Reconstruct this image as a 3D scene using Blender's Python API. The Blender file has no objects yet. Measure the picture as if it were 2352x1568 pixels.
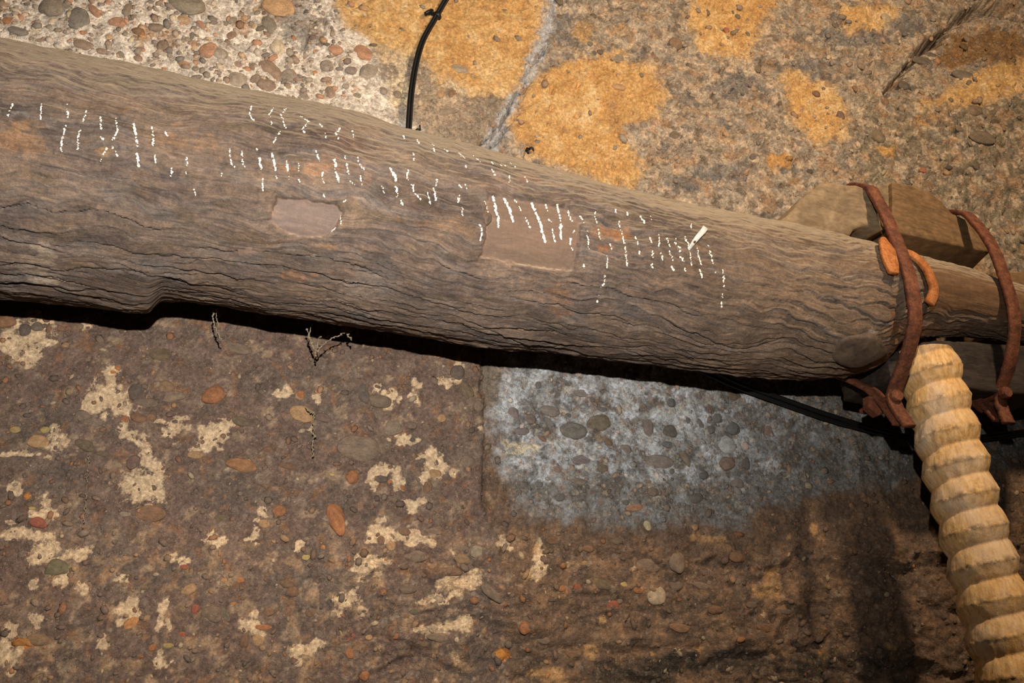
import bpy, math, random
import numpy as np
from mathutils import Vector, Matrix
from mathutils.bvhtree import BVHTree

random.seed(7)
RNG = np.random.default_rng(11)
scene = bpy.context.scene
COL = scene.collection

# ------------------------------------------------------------------ camera
PITCH = math.radians(22.0)
LENS = 28.0
FPX = 2352.0 * LENS / 36.0
CAM = np.array([0.0, 0.0, 1.6])
RIGHT = np.array([1.0, 0.0, 0.0])
UPV = np.array([0.0, -math.sin(PITCH), math.cos(PITCH)])
FWD = np.array([0.0, math.cos(PITCH), math.sin(PITCH)])
cd = bpy.data.cameras.new('camera')
cd.lens = LENS; cd.sensor_width = 36.0; cd.clip_start = 0.02
cam = bpy.data.objects.new('camera', cd); COL.objects.link(cam)
cam.location = CAM
cam.rotation_euler = (math.pi / 2 + PITCH, 0, 0)
scene.camera = cam

# ------------------------------------------------------------------ world, lights, exposure
w = bpy.data.worlds.new('world'); scene.world = w
w.use_nodes = True
w.node_tree.nodes['Background'].inputs[0].default_value = (0.9, 0.75, 0.6, 1)
w.node_tree.nodes['Background'].inputs[1].default_value = 0.006

def aim(o, target):
    d = Vector(target) - o.location
    o.rotation_euler = d.to_track_quat('-Z', 'Y').to_euler()

FLASH_H = 0.30
fl = bpy.data.lights.new('camera_flash', 'SPOT')
fl.energy = 250.0; fl.color = (1.0, 0.98, 0.955); fl.shadow_soft_size = 0.012
fl.spot_size = math.radians(112); fl.spot_blend = 1.0
flo = bpy.data.objects.new('camera_flash', fl); COL.objects.link(flo)
flo.location = CAM + UPV * FLASH_H + RIGHT * 0.02
aim(flo, CAM + FWD * 2.0 + RIGHT * -0.46 + UPV * 0.50)

lp = bpy.data.lights.new('cellar_lamp', 'POINT')
lp.energy = 190.0; lp.color = (1.0, 0.80, 0.58); lp.shadow_soft_size = 0.09
lpo = bpy.data.objects.new('cellar_lamp', lp); COL.objects.link(lpo)
lpo.location = (1.47, 0.3, 3.72)

vs = scene.view_settings
vs.view_transform = 'Standard'; vs.look = 'None'; vs.exposure = 0.0; vs.gamma = 1.0
vs.use_curve_mapping = False

# ------------------------------------------------------------------ helpers
def rays(px, py):
    px = np.asarray(px, float); py = np.asarray(py, float)
    d = (FWD[None] + ((px.reshape(-1, 1) - 1176) / FPX) * RIGHT[None]
         - ((py.reshape(-1, 1) - 784) / FPX) * UPV[None])
    return d / np.linalg.norm(d, axis=1, keepdims=True)

def ray(px, py):
    return rays([px], [py])[0]

def on_plane(px, py, p0, n):
    d = ray(px, py)
    return CAM + d * (np.dot(np.asarray(p0) - CAM, n) / np.dot(d, n))

def project(P):
    q = P - CAM
    z = q @ FWD
    return 1176 + FPX * (q @ RIGHT) / z, 784 - FPX * (q @ UPV) / z

def nrm(v):
    v = np.asarray(v, float)
    return v / np.linalg.norm(v)

def lin(c):
    c = np.asarray(c, float) / 255.0
    return np.where(c <= 0.04045, c / 12.92, ((c + 0.055) / 1.055) ** 2.4)

PERM = RNG.permutation(4096).astype(np.int32)
GA_ = RNG.random(4096) * 6.2832; GRX = np.cos(GA_).astype(np.float32); GRY = np.sin(GA_).astype(np.float32)
RV = RNG.random(4096)

def noise(x, y, seed=0):
    x = np.asarray(x, np.float32); y = np.asarray(y, np.float32)
    xi = np.floor(x).astype(np.int32); yi = np.floor(y).astype(np.int32)
    xf = x - xi; yf = y - yi
    u = xf * xf * xf * (xf * (xf * 6 - 15) + 10); v = yf * yf * yf * (yf * (yf * 6 - 15) + 10)
    def g(ix, iy, fx, fy):
        h = PERM[(PERM[(ix + seed * 57) & 4095] + iy) & 4095]
        return GRX[h] * fx + GRY[h] * fy
    a = g(xi, yi, xf, yf); b = g(xi + 1, yi, xf - 1, yf)
    c = g(xi, yi + 1, xf, yf - 1); d = g(xi + 1, yi + 1, xf - 1, yf - 1)
    return 1.5 * ((a * (1 - u) + b * u) * (1 - v) + (c * (1 - u) + d * u) * v)

def fbm(x, y, octs=4, seed=0, gain=0.5):
    s = 0; a = 1.0
    for o in range(octs):
        s = s + a * noise(x * 2 ** o, y * 2 ** o, seed + o * 3)
        a *= gain
    return s

def hash1(i, seed=0):
    return RV[PERM[(np.asarray(i).astype(np.int64) + seed * 131) & 4095]]

def sstep(a, b, x):
    t = np.clip((x - a) / (b - a), 0, 1)
    return t * t * (3 - 2 * t)

def pdist(px, py, pts):
    d = np.full(px.shape, 1e9)
    for (x0, y0), (x1, y1) in zip(pts[:-1], pts[1:]):
        vx, vy = x1 - x0, y1 - y0
        t = np.clip(((px - x0) * vx + (py - y0) * vy) / (vx * vx + vy * vy + 1e-9), 0, 1)
        d = np.minimum(d, np.hypot(px - x0 - t * vx, py - y0 - t * vy))
    return d

def inpoly(px, py, poly):
    ins = np.zeros(px.shape, bool)
    n = len(poly)
    for i in range(n):
        x0, y0 = poly[i]; x1, y1 = poly[(i + 1) % n]
        c = ((y0 > py) != (y1 > py))
        with np.errstate(divide='ignore', invalid='ignore'):
            xx = (x1 - x0) * (py - y0) / (y1 - y0 + 1e-12) + x0
        ins ^= c & (px < xx)
    return ins

def sdpoly(px, py, poly):
    d = pdist(px, py, list(poly) + [poly[0]])
    return np.where(inpoly(px, py, poly), d, -d)

# ------------------------------------------------------------------ mesh makers
def link(name, me, mat, parent=None):
    o = bpy.data.objects.new(name, me); COL.objects.link(o)
    if mat is not None and len(me.materials) == 0: me.materials.append(mat)
    if parent is not None: o.parent = parent
    return o

def tag(o, label, cat=None, group=None, kind=None):
    if label: o['label'] = label
    if cat: o['category'] = cat
    if group: o['group'] = group
    if kind: o['kind'] = kind
    return o

def empty(name, loc):
    o = bpy.data.objects.new(name, None); COL.objects.link(o)
    o.location = loc; o.empty_display_size = 0.05
    return o

def part(name, verts, faces, mat, root=None, smooth=True):
    """one mesh object; verts in world space, stored relative to the root's base"""
    V = np.asarray(verts, float)
    if root is not None:
        base = root.matrix_basis.translation if root.parent is None else root.parent.matrix_basis.translation
        V = V - np.array(base)
    me = bpy.data.meshes.new(name)
    me.from_pydata([tuple(v) for v in V], [], faces)
    me.update()
    if smooth: me.polygons.foreach_set('use_smooth', [True] * len(me.polygons))
    return link(name, me, mat, root)

def grid_mesh(name, V, quads, cols=None, attrs=None):
    used = np.unique(quads)
    remap = np.full(len(V), -1, np.int64); remap[used] = np.arange(len(used))
    q = remap[quads]
    me = bpy.data.meshes.new(name)
    me.vertices.add(len(used)); me.vertices.foreach_set('co', V[used].astype(np.float32).ravel())
    me.loops.add(q.size); me.loops.foreach_set('vertex_index', q.astype(np.int32).ravel())
    me.polygons.add(len(q))
    me.polygons.foreach_set('loop_start', (np.arange(len(q)) * 4).astype(np.int32))
    me.polygons.foreach_set('loop_total', np.full(len(q), 4, np.int32))
    me.polygons.foreach_set('use_smooth', np.ones(len(q), bool))
    me.update(calc_edges=True)
    if cols is not None:
        a = me.color_attributes.new('rock', 'FLOAT_COLOR', 'POINT')
        a.data.foreach_set('color', cols[used].astype(np.float32).ravel())
    for k, arr in (attrs or {}).items():
        a = me.attributes.new(k, 'FLOAT', 'POINT')
        a.data.foreach_set('value', arr[used].astype(np.float32))
    me.validate()
    return me

def sweep(path, outs, wid, thk, closed=False, wob=0.0, seed=1):
    """flat bar swept along path; thickness along outs, width across"""
    P = np.asarray(path, float); O = np.asarray(outs, float); n = len(P)
    rr = random.Random(seed)
    V = []; F = []
    for i in range(n):
        a = P[(i - 1) % n] if (closed or i > 0) else P[i]
        b = P[(i + 1) % n] if (closed or i < n - 1) else P[i]
        t = nrm(b - a); o = nrm(O[i] - t * np.dot(O[i], t)); s = np.cross(t, o)
        ww = wid[i] if hasattr(wid, '__len__') else wid
        ww = ww * (1 + wob * (rr.random() - .5)); tt = thk * (1 + wob * (rr.random() - .5))
        e = 0.18 * tt
        for (cx, cy) in ((-.5, e / tt - .5), (-.5 + e / ww, -.5), (.5 - e / ww, -.5), (.5, e / tt - .5),
                         (.5, .5 - e / tt), (.5 - e / ww, .5), (-.5 + e / ww, .5), (-.5, .5 - e / tt)):
            V.append(P[i] + s * cx * ww + o * cy * tt)
    m = n if closed else n - 1
    for i in range(m):
        j = (i + 1) % n
        for k in range(8):
            F.append((i * 8 + k, i * 8 + (k + 1) % 8, j * 8 + (k + 1) % 8, j * 8 + k))
    if not closed:
        F.append(tuple(range(7, -1, -1))); F.append(tuple((n - 1) * 8 + k for k in range(8)))
    return V, F

def tube(path, rad, sides=8, caps=True):
    P = np.asarray(path, float); n = len(P); V = []; F = []
    ref = np.array([0.13, 0.31, 0.94])
    for i in range(n):
        t = nrm(P[min(i + 1, n - 1)] - P[max(i - 1, 0)])
        a = nrm(np.cross(t, ref)); b = np.cross(t, a)
        r = rad[i] if hasattr(rad, '__len__') else rad
        for k in range(sides):
            th = 6.28318 * k / sides
            V.append(P[i] + (a * math.cos(th) + b * math.sin(th)) * r)
    for i in range(n - 1):
        for k in range(sides):
            F.append((i * sides + k, i * sides + (k + 1) % sides, (i + 1) * sides + (k + 1) % sides, (i + 1) * sides + k))
    if caps:
        F.append(tuple(range(sides - 1, -1, -1))); F.append(tuple((n - 1) * sides + k for k in range(sides)))
    return V, F

def catmull(pts, per=8, closed=False):
    P = np.asarray(pts, float); n = len(P); out = []
    segs = n if closed else n - 1
    for i in range(segs):
        if closed: p0, p1, p2, p3 = P[(i - 1) % n], P[i], P[(i + 1) % n], P[(i + 2) % n]
        else: p0, p1, p2, p3 = P[max(i - 1, 0)], P[i], P[i + 1], P[min(i + 2, n - 1)]
        for k in range(per):
            t = k / per
            out.append(0.5 * ((2 * p1) + (-p0 + p2) * t + (2 * p0 - 5 * p1 + 4 * p2 - p3) * t * t + (-p0 + 3 * p1 - 3 * p2 + p3) * t ** 3))
    if not closed: out.append(P[-1])
    return np.array(out)

def icosphere(sub):
    t = (1 + 5 ** .5) / 2
    V = [nrm(v) for v in [(-1, t, 0), (1, t, 0), (-1, -t, 0), (1, -t, 0), (0, -1, t), (0, 1, t), (0, -1, -t), (0, 1, -t), (t, 0, -1), (t, 0, 1), (-t, 0, -1), (-t, 0, 1)]]
    F = [(0, 11, 5), (0, 5, 1), (0, 1, 7), (0, 7, 10), (0, 10, 11), (1, 5, 9), (5, 11, 4), (11, 10, 2), (10, 7, 6), (7, 1, 8), (3, 9, 4), (3, 4, 2), (3, 2, 6), (3, 6, 8), (3, 8, 9), (4, 9, 5), (2, 4, 11), (6, 2, 10), (8, 6, 7), (9, 8, 1)]
    for _ in range(sub):
        mid = {}; F2 = []
        def m(a, b):
            k = (min(a, b), max(a, b))
            if k not in mid: mid[k] = len(V); V.append(nrm(V[a] + V[b]))
            return mid[k]
        for a, b, c in F:
            ab, bc, ca = m(a, b), m(b, c), m(c, a)
            F2 += [(a, ab, ca), (b, bc, ab), (c, ca, bc), (ab, bc, ca)]
        F = F2
    return np.array(V), F

# ------------------------------------------------------------------ materials
class NT:
    def __init__(s, name, rough=0.9, spec=0.25):
        s.m = bpy.data.materials.new(name); s.m.use_nodes = True
        s.t = s.m.node_tree; s.b = s.t.nodes['Principled BSDF']
        s.b.inputs['Roughness'].default_value = rough
        s.b.inputs['Specular IOR Level'].default_value = spec
        s.tc = s.t.nodes.new('ShaderNodeTexCoord')
    def n(s, typ, **kw):
        o = s.t.nodes.new('ShaderNode' + typ)
        for k, v in kw.items(): setattr(o, k, v)
        return o
    def l(s, a, b): s.t.links.new(a, b)
    def coords(s, scale=(1, 1, 1), rot=(0, 0, 0), out='Object'):
        mp = s.n('Mapping'); mp.inputs['Scale'].default_value = scale; mp.inputs['Rotation'].default_value = rot
        s.l(s.tc.outputs[out], mp.inputs[0]); return mp.outputs[0]
    def noise(s, vec, scale, detail=6, rough=0.6, dist=0.0):
        o = s.n('TexNoise'); o.inputs['Scale'].default_value = scale; o.inputs['Detail'].default_value = detail
        o.inputs['Roughness'].default_value = rough; o.inputs['Distortion'].default_value = dist
        s.l(vec, o.inputs['Vector']); return o.outputs[0]
    def ramp(s, fac, stops, interp='LINEAR'):
        o = s.n('ValToRGB'); o.color_ramp.interpolation = interp
        e = o.color_ramp.elements
        while len(e) < len(stops): e.new(0.5)
        for el, (p, c) in zip(e, stops):
            el.position = p; el.color = (*c, 1) if len(c) == 3 else c
        s.l(fac, o.inputs[0]); return o.outputs[0]
    def mix(s, fac, a, b, mode='MIX'):
        o = s.n('Mix'); o.data_type = 'RGBA'; o.blend_type = mode
        for sock, v in ((o.inputs[0], fac), (o.inputs[6], a), (o.inputs[7], b)):
            if hasattr(v, 'is_linked'): s.l(v, sock)
            elif isinstance(v, (int, float)): sock.default_value = v
            else: sock.default_value = (*v, 1)
        return o.outputs[2]
    def math(s, op, a, b=None):
        o = s.n('Math'); o.operation = op
        for sock, v in zip(o.inputs, (a, b)):
            if v is None: continue
            if hasattr(v, 'is_linked'): s.l(v, sock)
            else: sock.default_value = v
        return o.outputs[0]
    def bump(s, h, strength, dist):
        o = s.n('Bump'); 
        if hasattr(strength, 'is_linked'): s.l(strength, o.inputs['Strength'])
        else: o.inputs['Strength'].default_value = strength
        o.inputs['Distance'].default_value = dist
        s.l(h, o.inputs['Height']); s.l(o.outputs[0], s.b.inputs['Normal'])
    def color(s, c): s.l(c, s.b.inputs['Base Color'])

def g3(v): return (v, v, v)

def mat_rock():
    k = NT('conglomerate_rock', 0.92, 0.2)
    a = k.n('Attribute'); a.attribute_name = 'rock'
    c = k.coords()
    wn = k.n('TexNoise'); wn.inputs['Scale'].default_value = 45; wn.inputs['Detail'].default_value = 4; k.l(c, wn.inputs['Vector'])
    wv = k.n('VectorMath'); wv.operation = 'MULTIPLY_ADD'
    k.l(wn.outputs['Color'], wv.inputs[0]); wv.inputs[1].default_value = (.018, .018, .018); k.l(c, wv.inputs[2])
    n1 = k.noise(c, 26, 9, 0.72)
    n2 = k.noise(c, 110, 7, 0.72)
    col = k.mix(1.0, a.outputs['Color'], k.ramp(n1, [(0.28, g3(0.62)), (0.5, g3(0.98)), (0.72, g3(1.38))]), 'MULTIPLY')
    oa = k.n('Attribute'); oa.attribute_name = 'ochre'
    o1 = k.noise(c, 18, 9, 0.72, 0.6); o2 = k.noise(c, 6.5, 6, 0.65, 0.8); o3 = k.noise(c, 70, 7, 0.72)
    of = k.math('ADD', oa.outputs['Fac'], k.math('ADD', k.math('MULTIPLY', k.math('SUBTRACT', o1, 0.5), 2.4), k.math('MULTIPLY', k.math('SUBTRACT', o2, 0.5), 2.6)))
    om = k.ramp(of, [(0.0, g3(0)), (0.12, g3(0.35)), (0.4, g3(0.8)), (0.75, g3(0.97))])
    oc = k.ramp(k.math('ADD', k.math('MULTIPLY', o3, 0.22), k.math('ADD', k.math('MULTIPLY', o1, 0.43), k.math('MULTIPLY', o2, 0.35))), [(0.36, tuple(lin((168, 118, 62)))), (0.46, tuple(lin((196, 145, 84)))), (0.54, tuple(lin((212, 168, 108)))), (0.64, tuple(lin((234, 204, 160))))])
    col = k.mix(om, col, oc)
    pa = k.n('Attribute'); pa.attribute_name = 'scar'
    e1 = k.noise(c, 40, 9, 0.78); e2 = k.noise(c, 15, 4, 0.6)
    fld = k.math('ADD', pa.outputs['Fac'], k.math('ADD', k.math('MULTIPLY', k.math('SUBTRACT', e1, 0.5), 2.6), k.math('MULTIPLY', k.math('SUBTRACT', e2, 0.5), 1.1)))
    sm_ = k.ramp(fld, [(0.05, g3(0)), (0.2, g3(0.7)), (0.45, g3(0.92))])
    pale = k.mix(n2, tuple(lin((188, 150, 112))), tuple(lin((236, 206, 164))))
    col = k.mix(sm_, col, pale)
    hs = None
    # small stones of many kinds set in the matrix
    for sc, thr, amt in ((30, .30, .75), (62, .34, .8), (120, .36, .7)):
        v = k.n('TexVoronoi'); v.inputs['Scale'].default_value = sc; v.inputs['Randomness'].default_value = 1.0; k.l(wv.outputs[0], v.inputs['Vector'])
        sep = k.n('SeparateColor'); k.l(v.outputs['Color'], sep.inputs[0])
        size = k.math('MULTIPLY', sep.outputs[1], thr * 2)
        m_ = k.ramp(k.math('SUBTRACT', size, v.outputs['Distance']), [(0.02, g3(0)), (0.09, g3(1))])
        hue = k.ramp(sep.outputs[0], [(0.0, tuple(lin((88, 78, 66)))), (0.2, tuple(lin((140, 108, 80)))), (0.38, tuple(lin((116, 106, 98)))), (0.55, tuple(lin((176, 146, 112)))), (0.7, tuple(lin((132, 92, 62)))), (0.85, tuple(lin((196, 178, 152)))), (1.0, tuple(lin((104, 90, 84))))], 'CONSTANT')
        hue = k.mix(0.55, hue, col)
        fac = k.math('MULTIPLY', k.math('MULTIPLY', m_, k.math('MULTIPLY', a.outputs['Alpha'], k.math('SUBTRACT', 1.0, k.math('MULTIPLY', om, 0.8)))), amt)
        col = k.mix(fac, col, hue)
        hs = fac if hs is None else k.math('ADD', hs, fac)
    col = k.mix(1.0, col, k.ramp(n2, [(0.3, g3(0.52)), (0.5, g3(0.98)), (0.7, g3(1.55))]), 'MULTIPLY')
    n3 = k.noise(c, 420, 3, 0.6)
    col = k.mix(k.ramp(n3, [(0.64, g3(0)), (0.71, g3(0.65))]), col, tuple(lin((220, 198, 172))))
    k.color(col)
    h = k.math('ADD', k.math('MULTIPLY', n1, 0.7), k.math('MULTIPLY', n2, 0.55))
    h = k.math('ADD', h, k.math('MULTIPLY', hs, 0.25))
    h = k.math('ADD', h, k.math('MULTIPLY', n3, 0.18))
    k.bump(h, 0.9, 0.009)
    return k.m

def mat_pebble():
    k = NT('river_pebble', 0.7, 0.35)
    oi = k.n('ObjectInfo')
    c = k.coords(scale=(1, 1, 1))
    va = k.n('VectorMath'); va.operation = 'ADD'; k.l(c, va.inputs[0]); k.l(oi.outputs['Random'], va.inputs[1])
    n1 = k.noise(va.outputs[0], 1.6, 6, 0.65)
    n2 = k.noise(va.outputs[0], 7, 6, 0.7)
    col = k.mix(1.0, oi.outputs['Color'], k.ramp(n1, [(0.3, g3(0.6)), (0.5, g3(1.0)), (0.7, g3(1.35))]), 'MULTIPLY')
    col = k.mix(1.0, col, k.ramp(n2, [(0.3, g3(0.72)), (0.7, g3(1.25))]), 'MULTIPLY')
    dust = k.ramp(k.noise(va.outputs[0], 2.3, 8, 0.75), [(0.56, g3(0)), (0.68, g3(0.55))])
    col = k.mix(dust, col, tuple(lin((150, 128, 106))))
    k.color(col); k.bump(n2, 0.35, 0.12)
    return k.m

def mat_gravel():
    k = NT('fine_gravel', 0.85, 0.25)
    a = k.n('Attribute'); a.attribute_name = 'rock'
    n2 = k.noise(k.coords(), 180, 5, 0.7)
    k.color(k.mix(1.0, a.outputs['Color'], k.ramp(n2, [(0.3, g3(0.7)), (0.7, g3(1.3))]), 'MULTIPLY'))
    k.bump(n2, 0.5, 0.004)
    return k.m

def mat_log():
    k = NT('weathered_log', 0.88, 0.22)
    a = k.n('Attribute'); a.attribute_name = 'rock'
    uv = k.n('Attribute'); uv.attribute_name = 'along'
    vv = k.n('Attribute'); vv.attribute_name = 'around'
    cb = k.n('CombineXYZ'); k.l(uv.outputs['Fac'], cb.inputs[0]); k.l(vv.outputs['Fac'], cb.inputs[1])
    mp = k.n('Mapping'); mp.inputs['Scale'].default_value = (0.38, 5, 1); k.l(cb.outputs[0], mp.inputs[0])
    fib = k.noise(mp.outputs[0], 42, 8, 0.7, 0.4)
    mp2 = k.n('Mapping'); mp2.inputs['Scale'].default_value = (1, 3, 1); k.l(cb.outputs[0], mp2.inputs[0])
    med = k.noise(mp2.outputs[0], 16, 7, 0.65, 0.6)
    fine = k.noise(k.coords(), 260, 4, 0.7)
    col = k.mix(1.0, a.outputs['Color'], k.ramp(fib, [(0.28, g3(0.66)), (0.5, g3(1.0)), (0.72, g3(1.34))]), 'MULTIPLY')
    col = k.mix(1.0, col, k.ramp(med, [(0.3, (0.78, 0.79, 0.82)), (0.5, g3(1.0)), (0.7, (1.22, 1.17, 1.1))]), 'MULTIPLY')
    col = k.mix(1.0, col, k.ramp(fine, [(0.3, g3(0.8)), (0.7, g3(1.2))]), 'MULTIPLY')
    gr = k.noise(k.coords(), 75, 8, 0.75)
    col = k.mix(1.0, col, k.ramp(gr, [(0.3, (0.66, 0.67, 0.7)), (0.5, g3(1.0)), (0.7, (1.42, 1.36, 1.28))]), 'MULTIPLY')
    pl = k.n('Attribute'); pl.attribute_name = 'planed'
    col = k.mix(k.math('MULTIPLY', pl.outputs['Fac'], 0.6), col, a.outputs['Color'])
    # pale dust settled on upward faces
    ge = k.n('NewGeometry'); sp = k.n('SeparateXYZ'); k.l(ge.outputs['Normal'], sp.inputs[0])
    up = k.math('ADD', sp.outputs[2], k.math('MULTIPLY', k.math('SUBTRACT', fib, 0.5), 0.7))
    col = k.mix(k.ramp(up, [(0.17, g3(0)), (0.72, g3(0.8))]), col, tuple(lin((188, 167, 138))))
    speck = k.ramp(k.noise(k.coords(), 420, 2, 0.5), [(0.71, g3(0)), (0.77, g3(0.5))])
    col = k.mix(speck, col, tuple(lin((190, 165, 140))))
    k.color(col)
    bs = k.math('SUBTRACT', 0.8, k.math('MULTIPLY', pl.outputs['Fac'], 0.66))
    k.bump(k.math('ADD', k.math('ADD', fib, k.math('MULTIPLY', gr, 0.9)), k.math('MULTIPLY', fine, 0.4)), bs, 0.006)
    return k.m

def mat_wood(name, c1, c2, axis_rot=(0, 0, 0), stretch=(1.0, 9, 9), scale=9, rough=0.8, bump=0.4, dusty=None, spec=0.25):
    k = NT(name, rough, spec)
    c = k.coords(stretch, axis_rot)
    n = k.noise(c, scale, 8, 0.65, 0.5); n2 = k.noise(k.coords(), 30, 6, 0.65)
    col = k.ramp(n, [(0.3, tuple(c1)), (0.7, tuple(c2))])
    col = k.mix(1.0, col, k.ramp(n2, [(0.3, g3(0.72)), (0.7, g3(1.25))]), 'MULTIPLY')
    if dusty is not None:
        ge = k.n('NewGeometry'); sp = k.n('SeparateXYZ'); k.l(ge.outputs['Normal'], sp.inputs[0])
        up = k.math('ADD', sp.outputs[2], k.math('MULTIPLY', k.math('SUBTRACT', n2, 0.5), 0.6))
        col = k.mix(k.ramp(up, [(0.35, g3(0)), (0.8, g3(0.75))]), col, tuple(dusty))
    k.color(col); k.bump(n, bump, 0.006)
    return k.m

def mat_rust(name, c1, c2, c3):
    k = NT(name, 0.8, 0.3); c = k.coords()
    n = k.noise(c, 45, 8, 0.7); n2 = k.noise(c, 190, 5, 0.7)
    col = k.ramp(n, [(0.3, tuple(c1)), (0.5, tuple(c2)), (0.72, tuple(c3))])
    col = k.mix(1.0, col, k.ramp(n2, [(0.3, g3(0.6)), (0.7, g3(1.35))]), 'MULTIPLY')
    k.color(col); k.bump(k.math('ADD', n, k.math('MULTIPLY', n2, 0.6)), 0.7, 0.003)
    return k.m

def mat_plain(name, c, rough=0.5, spec=0.4, var=0.15, scale=60, bump=0.1):
    k = NT(name, rough, spec); n = k.noise(k.coords(), scale, 5, 0.6)
    k.color(k.mix(1.0, tuple(c), k.ramp(n, [(0.3, g3(1 - var)), (0.7, g3(1 + var))]), 'MULTIPLY'))
    k.bump(n, bump, 0.002)
    return k.m

def mat_screw():
    k = NT('pale_screw_wood', 0.72, 0.25)
    c = k.coords((7, 7, 1.2))
    n = k.noise(c, 16, 8, 0.7, 0.3); n2 = k.noise(k.coords(), 38, 7, 0.7); n3 = k.noise(k.coords(), 9, 4, 0.6)
    a = k.n('Attribute'); a.attribute_name = 'crest'
    col = k.ramp(n, [(0.3, tuple(lin((184, 132, 74)))), (0.55, tuple(lin((228, 182, 120)))), (0.75, tuple(lin((240, 208, 160))))])
    grey = k.ramp(k.math('ADD', n3, k.math('MULTIPLY', n2, 0.35)), [(0.62, g3(0)), (0.88, g3(0.5))])
    col = k.mix(grey, col, tuple(lin((222, 204, 186))))
    # chipped, grimy thread crests
    chip = k.math('MULTIPLY', a.outputs['Fac'], k.ramp(n2, [(0.46, g3(0)), (0.58, g3(1))]))
    col = k.mix(k.math('MULTIPLY', chip, 0.65), col, tuple(lin((104, 74, 40))))
    k.color(col); k.bump(k.math('ADD', n, n2), 0.5, 0.004)
    return k.m

M = dict(
    rock=mat_rock(), pebble=mat_pebble(), gravel=mat_gravel(), log=mat_log(),
    mortar=mat_plain('joint_mortar', lin((96, 84, 70)), 0.95, 0.1, 0.3, 40, 0.6),
    chock=mat_wood('sawn_chock_wood', lin((92, 68, 44)), lin((134, 102, 68)), stretch=(1, 6, 12), dusty=lin((158, 130, 94))),
    hewn=mat_wood('hewn_chock_wood', lin((98, 78, 58)), lin((150, 126, 94)), stretch=(2, 3, 5), dusty=lin((166, 138, 102))),
    nutwood=mat_wood('dark_nut_wood', lin((32, 27, 24)), lin((66, 53, 43)), axis_rot=(0, 0.5, 0), stretch=(1, 7, 9), rough=0.65),
    rust=mat_rust('dark_rusty_iron', lin((66, 38, 26)), lin((106, 60, 38)), lin((138, 84, 54))),
    rust2=mat_rust('orange_rusty_iron', lin((138, 76, 36)), lin((178, 106, 52)), lin((196, 132, 78))),
    screw=mat_screw(),
    chalk=mat_plain('white_chalk', lin((226, 212, 192)), 0.95, 0.1, 0.12, 200, 0.3),
    cable=mat_plain('black_cable_sheath', lin((22, 20, 18)), 0.38, 0.5, 0.2, 60, 0.05),
    clip=mat_plain('black_plastic', lin((20, 20, 19)), 0.5, 0.4, 0.2, 60, 0.1),
    web=mat_plain('dusty_cobweb', lin((138, 122, 98)), 0.98, 0.1, 0.35, 300, 0.6),
    tagm=mat_plain('pale_tag', lin((186, 180, 168)), 0.45, 0.5, 0.15, 90, 0.2),
    knot=mat_wood('worn_knot', lin((66, 53, 42)), lin((104, 84, 66)), stretch=(3, 3, 3), scale=14, rough=0.6, spec=0.3),
    peg=mat_wood('wooden_peg', lin((98, 78, 66)), lin((124, 100, 86)), stretch=(4, 1, 4)),
)

# ================================================================== WALL
WK = 0.25; WY0 = 2.06
WN = nrm((WK, -1.0, 0.0))          # faces the viewer
WA = nrm((1.0, WK, 0.0))           # along the wall to the right
WP0 = np.array([0.0, WY0, 0.0])
WZ = np.array([0.0, 0.0, 1.0])

def wall_at(px, py):
    return on_plane(px, py, WP0, WN)

corners = [wall_at(x, y) for x in (-330, 2680) for y in (-260, 1830)]
amin = min(np.dot(c - WP0, WA) for c in corners); amax = max(np.dot(c - WP0, WA) for c in corners)
zmin = min(c[2] for c in corners); zmax = max(c[2] for c in corners)
amax = min(amax, 2.75); amin = max(amin, -2.1)
STEP = 0.0051
NA = int((amax - amin) / STEP); NZ = int((zmax - zmin) / STEP)
ga, gz = np.meshgrid(np.linspace(amin, amax, NA), np.linspace(zmin, zmax, NZ))
ga = ga.ravel(); gz = gz.ravel()
WB = WP0[None] + ga[:, None] * WA[None] + gz[:, None] * WZ[None]
X, Y = project(WB)                 # where each spot of the wall stands, in the photo's frame
print('wall verts', len(WB))

BL = [(1265, -400), (1245, 0), (1235, 90), (1190, 200), (1150, 290), (1110, 340), (1110, 560)]
JL = [(1110, 500), (1110, 800), (1108, 900), (1114, 1000), (1110, 1150), (1148, 1250), (1165, 1400), (1168, 1568), (1172, 2000)]
HL = [(-600, 310), (0, 385), (1110, 560), (2000, 700), (3200, 850)]
jn = 6 * noise(gz * 22, ga * 3, 5) + 2.5 * noise(gz * 70, ga * 9, 6)
xB = np.interp(Y, [p[1] for p in BL], [p[0] for p in BL]) + jn
xJ = np.interp(Y, [p[1] for p in JL], [p[0] for p in JL]) + jn * 0.7
yH = np.interp(X, [p[0] for p in HL], [p[1] for p in HL])
upper = Y < yH
right = np.where(upper, X > xB, X > xJ)
block = np.where(upper, np.where(right, 1, 0), np.where(right, 3, 2))

# relief ----------------------------------------------------------------
H = 0.011 * fbm(ga * 3.2, gz * 3.2, 3, 1) + 0.0055 * fbm(ga * 13, gz * 15, 3, 4)
lump = np.abs(fbm(ga * 26, gz * 30, 3, 9))
H += 0.004 * (0.35 - lump) + 0.0016 * fbm(ga * 75, gz * 80, 2, 13)
rough = sstep(1180, 1330, Y) * sstep(650, 900, X)
H += rough * 0.010 * fbm(ga * 11, gz * 16, 4, 17, .6)
ph = gz * 13 + 1.3 * fbm(ga * 3.0, gz * 4, 3, 21)
led = ph - np.floor(ph)
H += rough * 0.020 * (led ** 1.6 - 0.4) * (0.5 + hash1(np.floor(ph), 3))
ph2 = gz * 31 + ga * 4 + 1.6 * fbm(ga * 6, gz * 8, 3, 24)
led2 = ph2 - np.floor(ph2)
H += (0.2 + rough * 0.9) * 0.007  * (led2 ** 1.4 - 0.4) * sstep(-.1, .5, noise(ga * 5, gz * 6, 27))
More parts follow.
